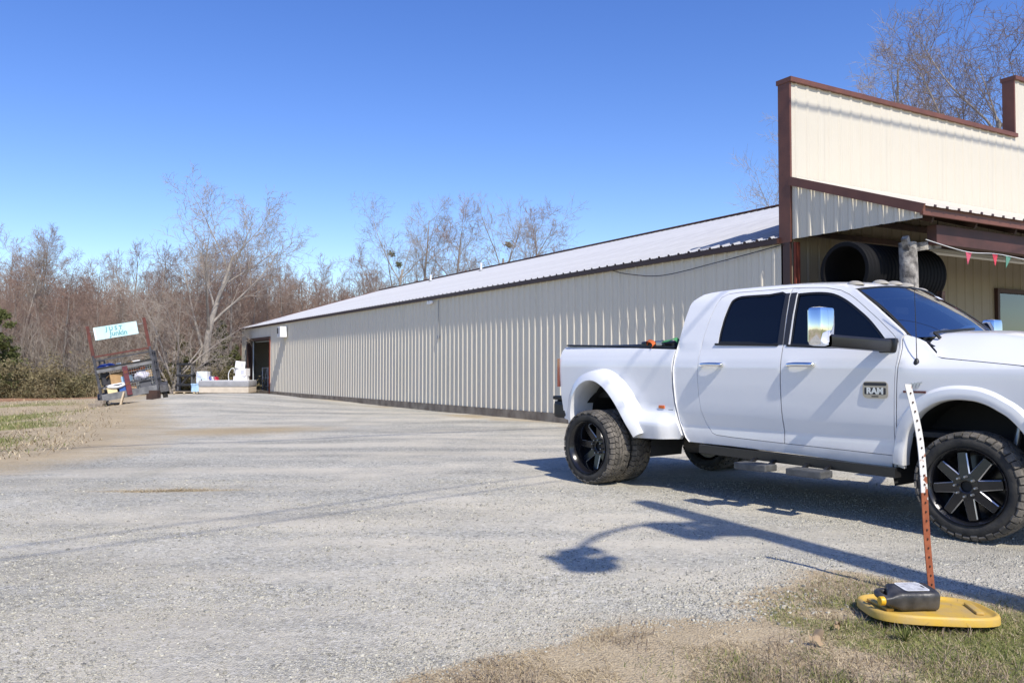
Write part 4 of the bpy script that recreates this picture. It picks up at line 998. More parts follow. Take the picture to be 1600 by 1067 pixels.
plant_tree(OT, -18.7, 49.5, 1.18, .6, 'tall spreading bare tree rising above the wood behind the black shelving', name='tall_bare_tree')
plant_tree(MT, -19.5, 47.6, 1.02, 1.9, 'low multi-stemmed bare tree spreading from one base just behind the black shelving', name='spreading_tree')
BT = [tree_meshes(151, 15, 'open', (M_barkp, M_twigp)), tree_meshes(163, 15, 'open', (M_bark, M_twigp)),
      tree_meshes(187, 15, 'open', (M_bark, M_twigd)), tree_meshes(199, 15, 'open', (M_bark, M_twigd)), tree_meshes(177, 15, 'forest', (M_barkp, M_twigp))]
M_mist = mat('mistletoe', (.16, .16, .06), .9, var=(.10, .10, .04), scale=5)
def mistletoe(e, pts):
    for (x, y, z, r_) in pts:
        V = []; F = []; rg = np.random.default_rng(int(z*100))
        r_ *= .62; c = rg.normal(0, r_*.5, (140, 3)); a = rg.normal(0, .045, (140, 3)); b = rg.normal(0, .045, (140, 3))
        V = np.stack([c-a, c+b, c+a, c-b], 1).reshape(-1, 3)+np.array([x, y, z]); F = np.arange(560).reshape(-1, 4)
        link('mistletoe', np_mesh('mistletoe', V, F, M_mist), e)['kind'] = 'stuff'
e = plant_tree(BT[0], -12.1, 78, 1.2, .3, 'tall pale bare tree with green mistletoe clumps rising beyond the far roof end', name='mistletoe_tree'); mistletoe(e, [(.6, 0, 10.4, .42), (1.2, .3, 9.6, .36)])
plant_tree(BT[4], -9.2, 80, 1.15, 2.2, 'slender pale bare tree just right of the mistletoe tree', name='slender_tree')
e = plant_tree(BT[1], -1.0, 78, 1.28, 1.2, 'wide bare tree with two dark clumps beyond the middle of the white roof', name='wide_bare_tree'); mistletoe(e, [(1.5, 0, 10.6, .4)])
plant_tree(FT[1], -5.2, 76, 1.6, 4.2, 'reddish bare tree left of the wide tree beyond the roof', name='bare_tree')
plant_tree(FT[2], 2.3, 78, 1.6, 3.2, 'reddish bare tree right of the wide tree where it meets the roof line', name='bare_tree')
plant_tree(BT[2], 26.4, 44, 1.6, 2.6, 'big dark-limbed bare tree behind the false front, tallest on the right', name='big_bare_tree')
plant_tree(BT[3], 29.6, 45, 1.6, 5.0, 'big bare tree behind the raised step of the false front', name='big_bare_tree')
plant_tree(BT[4], 24.2, 52, 1.45, 1.0, 'pale bare tree peeping over the middle of the false front', name='bare_tree')
plant_tree(FT[0], 27.8, 58, 2.1, 1.4, 'reddish bare tree over the false front behind the big trees', name='bare_tree')
plant_tree(BT[4], 19.6, 62, 1.35, 3.0, 'thin pale bare tree showing just left of the false front edge', name='bare_tree')
# far wood and brush that read as one mass
def thicket(name, N, xr, yr, hr, wd, material, seed, lean=.18, br=2):
    rg = np.random.default_rng(seed); segs = []
    px = rg.uniform(*xr, N); Y = rg.uniform(*yr, N); X = (px-800)/1291*Y; Z = gz(X, Y); H = rg.uniform(*hr, N)*(.75+.5*fbm(px*.02, Y*.3, seed))
    for i in range(N):
        b = np.array([X[i], Y[i], Z[i]-.1]); lx = (X[i]-P0[0])*.8641+(Y[i]-P0[1])*.5034; ly = -(X[i]-P0[0])*.5034+(Y[i]-P0[1])*.8641
        if -6.5 < lx < 20 and ly < 48.5: continue
        t = b+np.array([rg.normal(0, lean), rg.normal(0, lean), 1])*H[i]; segs.append((b, t, wd, wd*.4))
        for k in range(br):
            f = rg.uniform(.25, .9); q = b+(t-b)*f; d = np.array([rg.normal(0, .5), rg.normal(0, .5), rg.uniform(.3, .9)])*H[i]*rg.uniform(.15, .42); segs.append((q, q+d, wd*.6, wd*.25))
            q2 = q+d*.5; segs.append((q2, q2+np.array([rg.normal(0, .4), rg.normal(0, .4), .5])*H[i]*.2, wd*.45, wd*.2))
    o = link(name, segs_to_mesh(name, segs, material, 3)); return tag(o, kind='stuff')
thicket('distant_wood', 2600, (-90, 900), (78, 100), (6, 10), .045, M_twig, 3, br=7)
thicket('brush', 1500, (-60, 470), (46.5, 58), (1.5, 5.0), .016, M_twigp, 4, .22, 6)
thicket('dead_weeds', 1900, (-60, 225), (44.6, 47.5), (.3, 1.1), .010, mat('dead_weed', (.42, .34, .20), .9), 6, .3, 2)
# evergreens and olive shrubs
M_leaf = mat('olive_leaf', (.15, .135, .058), .8, var=(.095, .092, .04), scale=1.4, obj_rand=(.21, .165, .085))
M_cedar = mat('cedar_leaf', (.085, .10, .025), .8, var=(.045, .065, .018), scale=1.6, obj_rand=(.11, .115, .03))
def leafy(seed, N, shape, size, material):
    rg = np.random.default_rng(seed)
    if shape == 'shrub':
        nc = 26; C = np.stack([rg.normal(0, .75, nc), rg.normal(0, .55, nc), np.abs(rg.normal(.55, .38, nc))], 1)
        w_ = rg.integers(0, nc, N); P_ = C[w_]+rg.normal(0, .20, (N, 3))
    else:
        z = rg.uniform(0, 1, N)**1.25; nw = 60; wz = np.sort(rg.uniform(0, 1, nw)); wa = rg.uniform(0, 6.28, nw); wi = rg.integers(0, nw, N)
        zz = wz[wi]**1.2; rr = (.34*(1-zz)**.75+.02)*rg.uniform(.25, 1.0, N)**.6*(.8+.4*np.sin(wi*7.1)); a = wa[wi]+rg.normal(0, .28, N)
        P_ = np.stack([rr*np.cos(a), rr*np.sin(a), zz+rr*.25+rg.normal(0, .015, N)], 1)
    P_[:, 2] = np.maximum(P_[:, 2], .02)
    a = rg.normal(0, size, (N, 3)); b = rg.normal(0, size*.45, (N, 3))
    V = np.stack([P_-a, P_+b, P_+a, P_-b], 1).reshape(-1, 3)
    return np_mesh('leaves', V, np.arange(4*N).reshape(-1, 4), material)
SH = [leafy(1, 5200, 'shrub', .032, M_leaf), leafy(2, 5200, 'shrub', .032, M_leaf)]
CE = [leafy(5, 9000, 'cone', .0105, M_cedar), leafy(6, 9000, 'cone', .0105, M_cedar)]
st = MB(); 
for a in range(5): st.tube([(0, 0, -.1), (.25*math.cos(a*1.3), .25*math.sin(a*1.3), .6), (.5*math.cos(a*1.3), .4*math.sin(a*1.3), 1.0)], [.02, .015, .006], 5)
stm = st.mesh('stem', M_bark)
ct = MB(); ct.tube([(0, 0, -.05), (0, 0, .5), (0, 0, .95)], [.02, .012, .003], 6); ctm = ct.mesh('trunk', M_bark)
for i in range(26):
    px = -30+i*9.2+rd.uniform(-4, 4) if i < 19 else 245+(i-19)*18+rd.uniform(-5, 5); Y = rd.uniform(45.2, 47.5) if i < 19 else rd.uniform(49.3, 51.5); X = (px-800)/1291*Y
    e = thing('olive_shrub', 'olive green shrub in the low hedge along the foot of the wood', 'shrub', (X, Y, g1(X, Y)-.05), (0, 0, rd.uniform(0, 6)), 'olive shrubs along the wood edge')
    s = rd.uniform(.75, 1.35); e.scale = (s*1.1, s*1.1, s*1.05); link('foliage', SH[i % 2], e); link('stem', stm, e)
for px, Y, h_, lab in ((-6, 45.5, 5.4, 'dark green cedar at the left end of the wood edge'), (12, 47.5, 3.4, 'smaller cedar just right of the tall cedar at the lawn edge'), (286, 50.5, 3.6, 'green cedar behind the black shelving and the multi-stemmed tree'), (343, 51.5, 4.6, 'green cedar behind the white boxes between bare trees'), (366, 52.5, 3.2, 'green cedar close to the far corner of the steel building'), (233, 52, 2.8, 'short cedar in the wood just right of the sign trailer')):
    X = (px-800)/1291*Y; e = thing('cedar', lab, 'tree', (X, Y, g1(X, Y)-.05), (0, 0, rd.uniform(0, 6))); e.scale = (h_, h_, h_); link('foliage', CE[rd.randint(0, 1)], e); link('trunk', ctm, e)

# ------------------------------------------------------------------ sign trailer on the bank
TRX, TRY = -13.85, 30.0
tz = 1.385-(614-569)/1291*30
trl = thing('junk_trailer', 'leaning open stock trailer with rusty posts and a pale hand-painted sign on top', 'trailer', (TRX, TRY, tz), (0, R(-11), R(21)))
trl.scale = (.91, 1, 1)
M_pgrey = mat('grey_board', (.20, .20, .20), .85, var=(.12, .12, .125), scale=5)
M_mar = mat('maroon_paint', (.16, .035, .04), .6, var=(.08, .02, .03), scale=7)
M_oxide = mat('dark_oxide', (.135, .04, .03), .8, var=(.08, .028, .022), scale=6)
M_blk = mat('chipped_black', (.03, .03, .035), .6, var=(.075, .075, .085), scale=8)
def part(name, mb, m_, par, sm=None): return mb.build(name, m_, par, sm)
for sx_ in (-1, 1):
    m = MB(); m.bar((sx_*1.03, 0, -.1), (sx_*1.03, 0, 1.55), .10, .10); part('corner_post', m, M_blk, trl)
    m = MB(); m.bar((sx_*1.03, 0, 1.552), (sx_*1.03, 0, 2.62), .12, .09); part('post_extension', m, M_oxide, trl)
    for z in (.35, .7, 1.02, 1.38):
        m = MB(); m.bar((sx_*1.03, .06, z), (sx_*1.03, 3.6, z), .05, .05); part('side_rail', m, M_blk, trl)
    m = MB(); m.bar((sx_*1.03, 3.6, -.1), (sx_*1.03, 3.6, 1.45), .08, .08); part('side_post', m, M_blk, trl)
    m = MB(); m.bar((sx_*1.03, 1.8, -.1), (sx_*1.03, 1.8, 1.45), .08, .08); part('side_post', m, M_blk, trl)
    for z in (0,):
        w_ = MB(); w_.lathe([(.17, -.09), (.30, -.09), (.325, -.06), (.325, .06), (.30, .09), (.17, .09)], 24, 'x', (sx_*1.18, 1.9, -.28)); w_.m = 1; w_.lathe([(0, -.05*sx_), (.17, -.06*sx_)], 16, 'x', (sx_*1.22, 1.9, -.28)); w_.build('wheel', [M_tyre, M_steel], trl, 40)
    m = MB(); m.grid([[(sx_*1.20+.16*s_, 1.9+.42*math.cos(a), -.26+.42*math.sin(a)) for s_ in (-1, 1)] for a in np.linspace(.1, math.pi-.1, 10)]); part('mudguard', m, M_blk, trl)
for z, hgt, mt, nm in ((1.50, .06, M_oxide, 'top_rail'), (1.36, .05, M_blk, 'upper_rail'), (1.06, .07, M_rub, 'plank'), (.965, .11, M_pgrey, 'plank'), (.37, .05, M_blk, 'lower_rail'), (0.0, .25, M_pgrey, 'tail_board')):
    m = MB(); m.box((0, -.03, z), (2.02, .05, hgt)); part(nm, m, mt, trl)
m = MB(); m.box((0, -.085, .47), (.19, .06, 1.05)); m.m = 1; m.box((.005, -.119, .78), (.12, .006, .09)); m.box((.0, -.119, .36), (.13, .006, .10)); part('centre_post', m, [M_mar, M_rust], trl)
m = MB(); m.box((0, 1.8, -.02), (2.0, 3.6, .06)); part('bed', m, M_wood, trl)
m = MB(); m.box((0, .9, .93), (1.96, 1.7, .03)); part('upper_deck', m, M_wood, trl)
m = MB()
for i in range(11): x = .12+i*.085; m.tube([(x, .03, .12), (x, .03, .92)], .006, 4)
for i in range(8): m.tube([(.08, .03, .16+i*.1), (1.0, .03, .16+i*.1)], .006, 4)
e = part('wire_mesh', m, M_steel, trl)
m = MB(); m.bar((-.98, .02, -.1), (-1.05, .02, -.62), .16, .10); part('jack_leg', m, mat('dark_green', (.02, .06, .04), .6), trl)
TLM = Matrix.Translation((TRX, TRY, tz)) @ Euler((0, R(-11), R(21))).to_matrix().to_4x4() @ Matrix.Diagonal((.91, 1, 1, 1))
sgn = thing('painted_sign', 'pale aqua hand-painted sign wired between the rusty trailer posts', 'sign'); sgn.matrix_world = TLM @ Matrix.Translation((-.05, -.06, 2.30))
m = MB(); m.bbox((0, 0, 0), (1.58, .03, .46), .006); m.m = 1; m.box((-.75, -.0165, 0), (.055, .003, .44)); part('board', m, [mat('aqua_board', (.50, .74, .76), .6, var=(.60, .78, .78), scale=2), M_white], sgn)
M_teal = mat('faded_teal', (.13, .34, .37), .8)
for txt, sz_, px, pz, sp_ in (('J U S T', .21, -.05, .10, 1.0), ('Junkin', .26, .08, -.09, 1.0)):
    me = text_mesh(txt, sz_, .002, .006); me.materials.append(M_teal); link('lettering', me, sgn, (px, -.0185, pz), (R(90), R(3), 0))
for sx_ in (-1, 1):
    m = MB(); m.tube([(sx_*.79, 0, .1), (sx_*1.0, .03, .12)], .008, 4); part('tie_wire', m, M_steel, sgn)
def on_t(o, p, rz=0.0, rx=0.0): o.matrix_world = TLM @ Matrix.Translation(p) @ Euler((rx, 0, rz)).to_matrix().to_4x4(); return o
def simple(name, label, cat, mb, mats, sm=None, group=None):
    o = mb.build(name, mats, None, sm); return tag(o, label, cat, group)
M_card = mat('cardboard', (.42, .27, .13), .85, var=(.34, .21, .10), scale=5)
def carton(w_, d_, h_, m_, flaps=True, tape=None):
    q = MB(); q.box((0, 0, h_/2), (w_, d_, h_))
    if flaps:
        for s in (-1, 1): q.add([(s*w_/2, -d_/2, h_), (s*w_/2, d_/2, h_), (s*(w_/2+.12), d_/2, h_-.09), (s*(w_/2+.12), -d_/2, h_-.09)], [(0, 1, 2, 3)])
    q.m = 1; q.box((0, 0, h_+.0015), (.05, d_*.98, .002)); return q
M_tape = mat('tape', (.50, .38, .22), .4)
on_t(simple('cardboard_box', 'tan cardboard box with open flaps in the trailer', 'box', carton(.50, .4, .36, M_card), [M_card, M_tape]), (-.42, .30, .42), .3)
on_t(simple('cardboard_box', 'flattened brown carton lying beside the tan box in the trailer', 'box', carton(.5, .4, .10, M_card, False), [mat('brown_card', (.28, .16, .07), .85), M_tape]), (-.28, .55, .72), -.2)
on_t(simple('plastic_tub', 'pale yellow tub at the bottom left of the trailer load', 'tub', MB().bbox((0, 0, .14), (.36, .3, .28), .03).bbox((0, 0, .285), (.39, .33, .03), .01), mat('pale_yellow', (.75, .62, .35), .5)), (-.62, .14, .02), .1)
on_t(simple('crate', 'dark crate supporting the tan cardboard box in the trailer', 'crate', MB().bbox((0, 0, .2), (.9, .5, .39), .02), M_blk), (-.4, .42, .02))
on_t(simple('crate', 'grey crate under the orange and white junk on the right of the trailer', 'crate', MB().bbox((0, 0, .22), (.9, .5, .44), .02), M_pgrey), (.5, .45, .02))
on_t(simple('blue_tarp', 'crumpled dark blue tarp on the upper deck of the trailer', 'tarp', blob((0, 0, .1), (.34, .25, .12), 1.7), mat('tarp_blue', (.02, .045, .22), .5), 60), (-.66, .4, .97))
on_t(simple('white_sheet', 'white crumpled sheet spilling over the left side of the trailer load', 'sheet', blob((0, 0, 0), (.48, .16, .09), 3.1), mat('white_cloth', (.75, .75, .76), .9), 60), (-.4, .08, .34))
on_t(simple('white_sheet', 'pale lilac cloth heaped on the right side of the trailer load', 'sheet', blob((0, 0, 0), (.30, .2, .16), 4.4), mat('lilac_cloth', (.62, .60, .68), .9), 60), (.52, .22, .56))
on_t(simple('toy_slide', 'orange plastic slide lying on top of the trailer load', 'toy', MB().bbox((0, 0, 0), (.62, .2, .06), .02).bbox((.22, 0, .06), (.2, .22, .07), .02), mat('orange_plastic', (.70, .17, .02), .4), 40), (.38, .35, .80), .25, .2)
on_t(simple('picture_board', 'pale grey board standing at the back of the trailer load', 'board', MB().bbox((0, 0, .12), (.62, .03, .28), .004), mat('pale_grey', (.45, .47, .52), .6)), (.45, .55, .63), 0, -.2)
on_t(simple('bucket', 'small white bucket beside the blue tarp on the upper deck', 'bucket', MB().lathe([(0, 0), (.08, 0), (.10, .2), (.095, .2), (.075, .02)], 16, 'z'), M_white, 40), (-.12-.1, .3, .96))
on_t(simple('stuffed_toy', 'tan stuffed toy sitting on the trailer upper deck', 'toy', blob((0, 0, .08), (.17, .1, .09), .6), mat('tan_fur', (.48, .30, .13), .95), 60), (.18, .3, .96))
XI = [('storage_box', 'dark grey storage bin at the lower right of the trailer load', 'bin', (.62, .16, .02), (.42, .3, .34), (.09, .09, .10)),
      ('cardboard_box', 'small brown carton squeezed behind the centre post of the trailer', 'box', (.08, .2, .02), (.34, .3, .30), (.36, .22, .11)),
      ('storage_box', 'light blue bin wedged between the cloth and the post on the trailer', 'bin', (-.02, .25, .42), (.36, .3, .22), (.30, .48, .66)),
      ('cardboard_box', 'tan carton at the far right end of the trailer load', 'box', (.82, .3, .46), (.24, .3, .26), (.45, .31, .17)),
      ('suitcase', 'dark red suitcase standing behind the orange slide', 'suitcase', (.16, .6, .46), (.5, .2, .42), (.22, .03, .03)),
      ('cardboard_box', 'long brown carton lying on the right of the upper deck', 'box', (.55, .4, .945), (.6, .3, .12), (.33, .21, .11)),
      ('storage_box', 'white plastic box on the right of the upper deck', 'box', (.40, .75, .945), (.3, .3, .2), (.7, .7, .7)),
      ('storage_box', 'black crate at the left end beneath the blue tarp', 'crate', (-.80, .35, .44), (.3, .4, .44), (.03, .03, .035)),
      ('plastic_tub', 'blue tub hidden behind the pale yellow tub', 'tub', (-.15, .15, .02), (.36, .3, .26), (.04, .12, .40))]
for i, (nm, lab, ct0, p, d, c) in enumerate(XI): on_t(simple(nm, lab, ct0, MB().bbox((0, 0, d[2]/2), d, .015), mat('junk_colour', c, .7)), p, .25*math.sin(i*2.1))
m = MB(); m.bar((-.42, -.42, -.60), (-.12, -.10, .06), .15, .06, (1, 0, 0)); o = simple('prop_plank', 'pale timber plank propped against the trailer tail board', 'plank', m, M_pale); on_t(o, (-.08, 0, 0))
m = MB(); m.box((0, 0, .06), (.5, .25, .14)); m.box((.12, .02, .19), (.3, .2, .12)); o = simple('timber_block', 'rough timber blocks on the bank under the trailer corner', 'timber', m, M_wood); o.location = (-14.75, 29.4, g1(-14.75, 29.4))
m = MB(); m.box((0, 0, .10), (.40, .3, .2)); m.box((.02, .02, .26), (.3, .25, .12)); o = simple('timber_block', 'stacked timber blocks under the right end of the trailer', 'timber', m, M_woodd); o.location = (-12.95, 29.9, g1(-12.95, 29.9))

# ------------------------------------------------------------------ goods on pallets by the far door
def pallet(x, y, rz, label):
    z = g1(x, y); e = thing('pallet', label, 'pallet', (x, y, z+.005), (0, 0, rz), 'wooden pallets by the far door')
    for i in range(7):
        link('deck_board', PB[0], e, (0, -.54+i*.18, .125))
    for i in (-1, 0, 1):
        link('stringer', PB[1], e, (i*.53, 0, .07))
        
    for i in (-1, 0, 1): link('base_board', PB[0], e, (0, i*.5, .010))
    return e
PB = [MB().box((0, 0, 0), (1.2, .10, .02)).mesh('deck_board', M_pale), MB().box((0, 0, 0), (.10, 1.18, .09)).mesh('stringer', M_pale)]
for x, y, rz, lab in ((-18.3, 46.6, .1, 'wooden pallet under the black shelving'), (-16.95, 46.5, .05, 'wooden pallet under the pale blue boxes'), (-15.62, 46.4, .0, 'wooden pallet under the middle of the grey mattress'), (-14.35, 46.2, -.1, 'wooden pallet under the mattress end nearest the door')): pallet(x, y, rz, lab)
zp = g1(-16, 46.5)+.145
sh = thing('shelving_unit', 'black plastic shelving unit standing on the pallet farthest from the door', 'shelf', (-18.37, 46.6, zp))
for z in (.05, .42, .95, 1.58):
    m = MB(); m.bbox((0, 0, z), (.94, .46, .12), .015); part('shelf', m, mat('shelf_black', (.02, .02, .022), .5) if z == .05 else bpy.data.materials['shelf_black'], sh)
for a in (-1, 1):
    for b in (-1, 1):
        m = MB(); m.tube([(a*.39, b*.16, 0), (a*.39, b*.16, 1.6)], .055, 8); part('leg', m, mat('leg_grey', (.10, .10, .105), .5) if (a, b) == (-1, -1) else bpy.data.materials['leg_grey'], sh, 40)
def place(o, x, y, z, rz=0): o.location = (x, y, z); o.rotation_euler = (0, 0, rz); return o
M_pblue = mat('pale_blue', (.42, .62, .82), .5)
tb = simple('storage_box', 'pale blue storage box with a lid on the pallet', 'box', MB().bbox((0, 0, .22), (.84, .5, .44), .03).bbox((0, 0, .46), (.88, .54, .07), .02), M_pblue); place(tb, -17.5, 46.45, zp)
fr = thing('mini_fridge', 'white mini fridge standing on the pale blue storage box', 'fridge', (-17.34, 46.45, zp+.497))
m = MB(); m.bbox((0, .03, .34), (.60, .5, .68), .02); part('body', m, M_white, fr); m = MB(); m.bbox((0, -.245, .34), (.60, .04, .66), .015); part('door', m, mat('fridge_door', (.66, .74, .84), .35), fr)
m = MB(); m.add([(-.06, -.268, .16), (.06, -.268, .16), (0, -.268, .27)], [(0, 1, 2)]); part('emblem', m, M_black, fr)
gr = thing('kettle_grill', 'small black round grill on legs behind the mini fridge', 'grill', (-17.45, 47.3, g1(-17.45, 47.3)))
m = MB(); m.lathe([(0, 1.55), (.2, 1.58), (.31, 1.70), (.33, 1.76), (.30, 1.76), (.2, 1.62), (0, 1.6)], 20, 'z'); part('bowl', m, M_black, gr, 40)
for a in range(3):
    m = MB(); m.tube([(.2*math.cos(a*2.1), .2*math.sin(a*2.1), 1.6), (.36*math.cos(a*2.1), .36*math.sin(a*2.1), 0)], .018, 6); part('leg', m, M_steel, gr)
for i, (x, c, tl, lab) in enumerate(((-16.78, (.05, .08, .35), .32, 'dark blue folded chair leaning beside the mini fridge'), (-16.62, (.70, .70, .74), .36, 'white folded chair between the blue and red ones'), (-16.45, (.55, .03, .07), .40, 'red folded chair leaning beside the white one'))):
    e = thing('folded_chair', lab, 'chair', (x, 46.75+.08*i, zp), (0, -tl, 0), 'folded chairs leaning by the mini fridge')
    cm_ = mat('chair_cloth', c, .8)
    m = MB(); m.bbox((0, 0, .62), (.12, .45, .62), .02); part('seat', m, cm_, e)
    for s in (-1, 1):
        m = MB(); m.tube([(0, s*.24, .02), (0, s*.24, 1.0)], .015, 6); part('frame', m, M_steel, e)
bx = simple('box_spring', 'beige box spring lying across two pallets', 'bed base', MB().bbox((0, 0, .165), (2.74, 1.45, .33), .03), mat('beige_fabric', (.60, .52, .42), .9, var=(.52, .45, .36), scale=4)); place(bx, -15.86, 46.2, zp+.0)
mt_ = simple('mattress', 'grey mattress lying on the beige box spring', 'mattress', MB().bbox((0, 0, .165), (2.78, 1.5, .33), .06), mat('grey_fabric', (.33, .33, .345), .9, var=(.27, .27, .28), scale=4), 50); place(mt_, -15.86, 46.2, zp+.335)
mo = MB(); mo.bbox((0, 0, .336), (2.72, 1.44, .02), .008); o = mo.build('top_panel', mat('white_ticking', (.74, .74, .74), .9), mt_)
for i, (x, z, w_, h_, rz, rx, lab) in enumerate(((-15.12, .665+.01, .74, .24, .05, 0, 'white carton, lowest of the three on the mattress'), (-15.05, .92, .62, .42, -.2, 0, 'white carton in the middle of the stack on the mattress'), (-15.22, 1.345, .52, .40, .35, .12, 'white tilted carton on top of the stack on the mattress'))):
    q = MB(); q.bbox((0, 0, h_/2), (w_, .5, h_), .01); q.m = 1; q.box((w_*.2, -.253, h_*.5), (w_*.3, .004, h_*.5)); o = simple('white_carton', lab, 'box', q, [mat('carton_white', (.80, .78, .77), .7) if i == 0 else bpy.data.materials['carton_white'], mat('carton_print', (.55, .55, .62), .7) if i == 0 else bpy.data.materials['carton_print']], group='white cartons on the mattress'); place(o, x, 46.2, zp+z, rz); o.rotation_euler = (0, rx, rz)
m = MB(); m.tube(catmull([(-.2, 0, 0), (-.22, 0, .35), (-.1, 0, .62), (.08, 0, .66), (.1, 0, .4)], 5), .02, 6); o = simple('white_hoop', 'thin white bent hoop standing on the mattress beside the cartons', 'hoop', m, M_white, 50); place(o, -15.62, 46.2, zp+.68)
# things inside the big door
def in_b(o, x, y, z, rz=0): o.matrix_world = Mx @ Matrix.Translation((x, y, z)) @ Matrix.Rotation(rz, 4, 'Z'); return o
ct_ = thing('wire_cart', 'white wire rack just inside the big door', 'rack'); in_b(ct_, .5, 39.4, -.22)
for y in (-1.3, 0, 1.3):
    m = MB(); m.tube([(0, y, 0), (0, y, 1.4)], .02, 6); part('upright', m, M_white, ct_)
for z in (.3, .8, 1.38):
    m = MB(); m.tube([(0, -1.3, z), (0, 1.3, z)], .015, 5); part('rail', m, M_white, ct_)
m = MB(); m.tube([(0, -1.2, .1), (0, -.3, 1.3)], .015, 5); m.tube([(0, .3, 1.3), (0, 1.0, .1)], .015, 5); part('brace', m, M_white, ct_)
in_b(simple('red_cooler', 'red cooler box on the floor just inside the big door', 'cooler', MB().bbox((0, 0, .2), (.5, .9, .4), .04).bbox((0, 0, .43), (.54, .94, .08), .02), mat('cooler_red', (.40, .03, .02), .4)), 1.0, 38.9, .10)
in_b(simple('low_table', 'dark low table under the red cooler inside the big door', 'table', MB().bbox((0, 0, .26), (.8, 1.6, .06), .01).box((.3, .7, .12), (.06, .06, .24)).box((-.3, .7, .12), (.06, .06, .24)).box((.3, -.7, .12), (.06, .06, .24)).box((-.3, -.7, .12), (.06, .06, .24)), M_blk), 1.0, 38.9, -.22)
in_b(simple('purple_cloth', 'purple cloth heaped on a dark cabinet inside the big door', 'cloth', blob((0, 0, .1), (.4, .8, .14), 2.9), mat('purple', (.30, .18, .55), .9), 60), 1.6, 38.0, 1.38)
in_b(simple('cabinet', 'dark cabinet inside the big door', 'cabinet', MB().bbox((0, 0, .8), (.7, 2.0, 1.6), .02), M_blk), 1.7, 38.0, -.22)
in_b(simple('green_bag', 'dark green bag hanging at the back inside the big door', 'bag', blob((0, 0, 0), (.3, .7, .5), 1.1), mat('dark_green_cloth', (.03, .08, .04), .9), 60), 3.0, 39.6, 1.6)
in_b(simple('paper_notice', 'small dark notice on the inner partition of the big door', 'notice', MB().box((0, 0, 0), (.02, .5, .25)), M_black), 3.35, 41.0, 2.4)

# ------------------------------------------------------------------ foreground: fence post, lid, jug
def post_mat():
    m = bpy.data.materials.new('post_paint_and_rust'); m.use_nodes = True; t = m.node_tree; b = t.nodes['Principled BSDF']; b.inputs['Roughness'].default_value = .75
    tc = t.nodes.new('ShaderNodeTexCoord'); s_ = t.nodes.new('ShaderNodeSeparateXYZ'); t.links.new(tc.outputs['Object'], s_.inputs[0])
    n = t.nodes.new('ShaderNodeTexNoise'); n.inputs['Scale'].default_value = 22; n.inputs['Detail'].default_value = 5; t.links.new(tc.outputs['Object'], n.inputs['Vector'])
    ad = t.nodes.new('ShaderNodeMath'); ad.operation = 'MULTIPLY_ADD'; t.links.new(n.outputs['Fac'], ad.inputs[0]); ad.inputs[1].default_value = .62; t.links.new(s_.outputs[2], ad.inputs[2])
    r = t.nodes.new('ShaderNodeValToRGB'); r.color_ramp.elements[0].position = .97; r.color_ramp.elements[1].position = 1.06; r.color_ramp.elements[0].color = (0, 0, 0, 1); r.color_ramp.elements[1].color = (1, 1, 1, 1); t.links.new(ad.outputs[0], r.inputs[0])
    n2 = t.nodes.new('ShaderNodeTexNoise'); n2.inputs['Scale'].default_value = 40; t.links.new(tc.outputs['Object'], n2.inputs['Vector'])
    c2 = t.nodes.new('ShaderNodeValToRGB'); c2.color_ramp.elements[0].color = (.20, .05, .022, 1); c2.color_ramp.elements[1].color = (.42, .13, .055, 1); t.links.new(n2.outputs['Fac'], c2.inputs[0])
    n3 = t.nodes.new('ShaderNodeTexNoise'); n3.inputs['Scale'].default_value = 26; n3.inputs['Detail'].default_value = 6; t.links.new(tc.outputs['Object'], n3.inputs['Vector'])
    c3 = t.nodes.new('ShaderNodeValToRGB'); c3.color_ramp.elements[0].position = .60; c3.color_ramp.elements[1].position = .66; c3.color_ramp.elements[0].color = (.78, .76, .72, 1); c3.color_ramp.elements[1].color = (.33, .12, .06, 1); t.links.new(n3.outputs['Fac'], c3.inputs[0])
    mx = t.nodes.new('ShaderNodeMix'); mx.data_type = 'RGBA'; t.links.new(r.outputs[0], mx.inputs[0]); t.links.new(c2.outputs[0], mx.inputs[6]); t.links.new(c3.outputs[0], mx.inputs[7]); t.links.new(mx.outputs[2], b.inputs['Base Color']); return m
PX = catmull([(2.500, 4.96, -.12), (2.496, 4.95, .010), (2.466, 4.94, .352), (2.439, 4.92, .733), (2.424, 4.92, .924), (2.393, 4.91, 1.076), (2.344, 4.90, 1.267)], 6)
tp_ = thing('fence_post', 'bent steel fence post, rusty below and white above, standing behind the yellow lid', 'post', (0, 0, 0))
M_pp = post_mat(); k = len(PX)
m = MB()
def rail(m, w_, y0, y1):
    rows = [[(p[0]-w_/2, p[1]+y0, p[2]), (p[0]+w_/2, p[1]+y0, p[2]), (p[0]+w_/2, p[1]+y1, p[2]), (p[0]-w_/2, p[1]+y1, p[2]), (p[0]-w_/2, p[1]+y0, p[2])] for p in PX]
    m.grid(rows); m.add([rows[-1][i] for i in range(4)], [(0, 1, 2, 3)])
rail(m, .038, -.004, .004); rail(m, .007, .004, .036); m.build('tee_bar', M_pp, tp_)
Pz = np.array(PX)
for i in range(22):
    z = .08+i*.054; x = np.interp(z, Pz[:, 2], Pz[:, 0]); y = np.interp(z, Pz[:, 2], Pz[:, 1])
    q = MB(); q.bbox((x+.002, y-.006, z), (.008, .008, .011), .002); q.build('stud', mat('stud', (.07, .028, .018), .8) if i == 0 else bpy.data.materials['stud'], tp_)
M_yel = mat('yellow_plastic', (.62, .385, .045), .55, var=(.48, .33, .12), scale=7, bump=.05, bscale=90)
ld = thing('tub_lid', 'big faded yellow plastic tub lid lying on the grass at the post', 'lid', (2.27, 4.57, .062), (R(-3.0), R(.8), R(-6)))
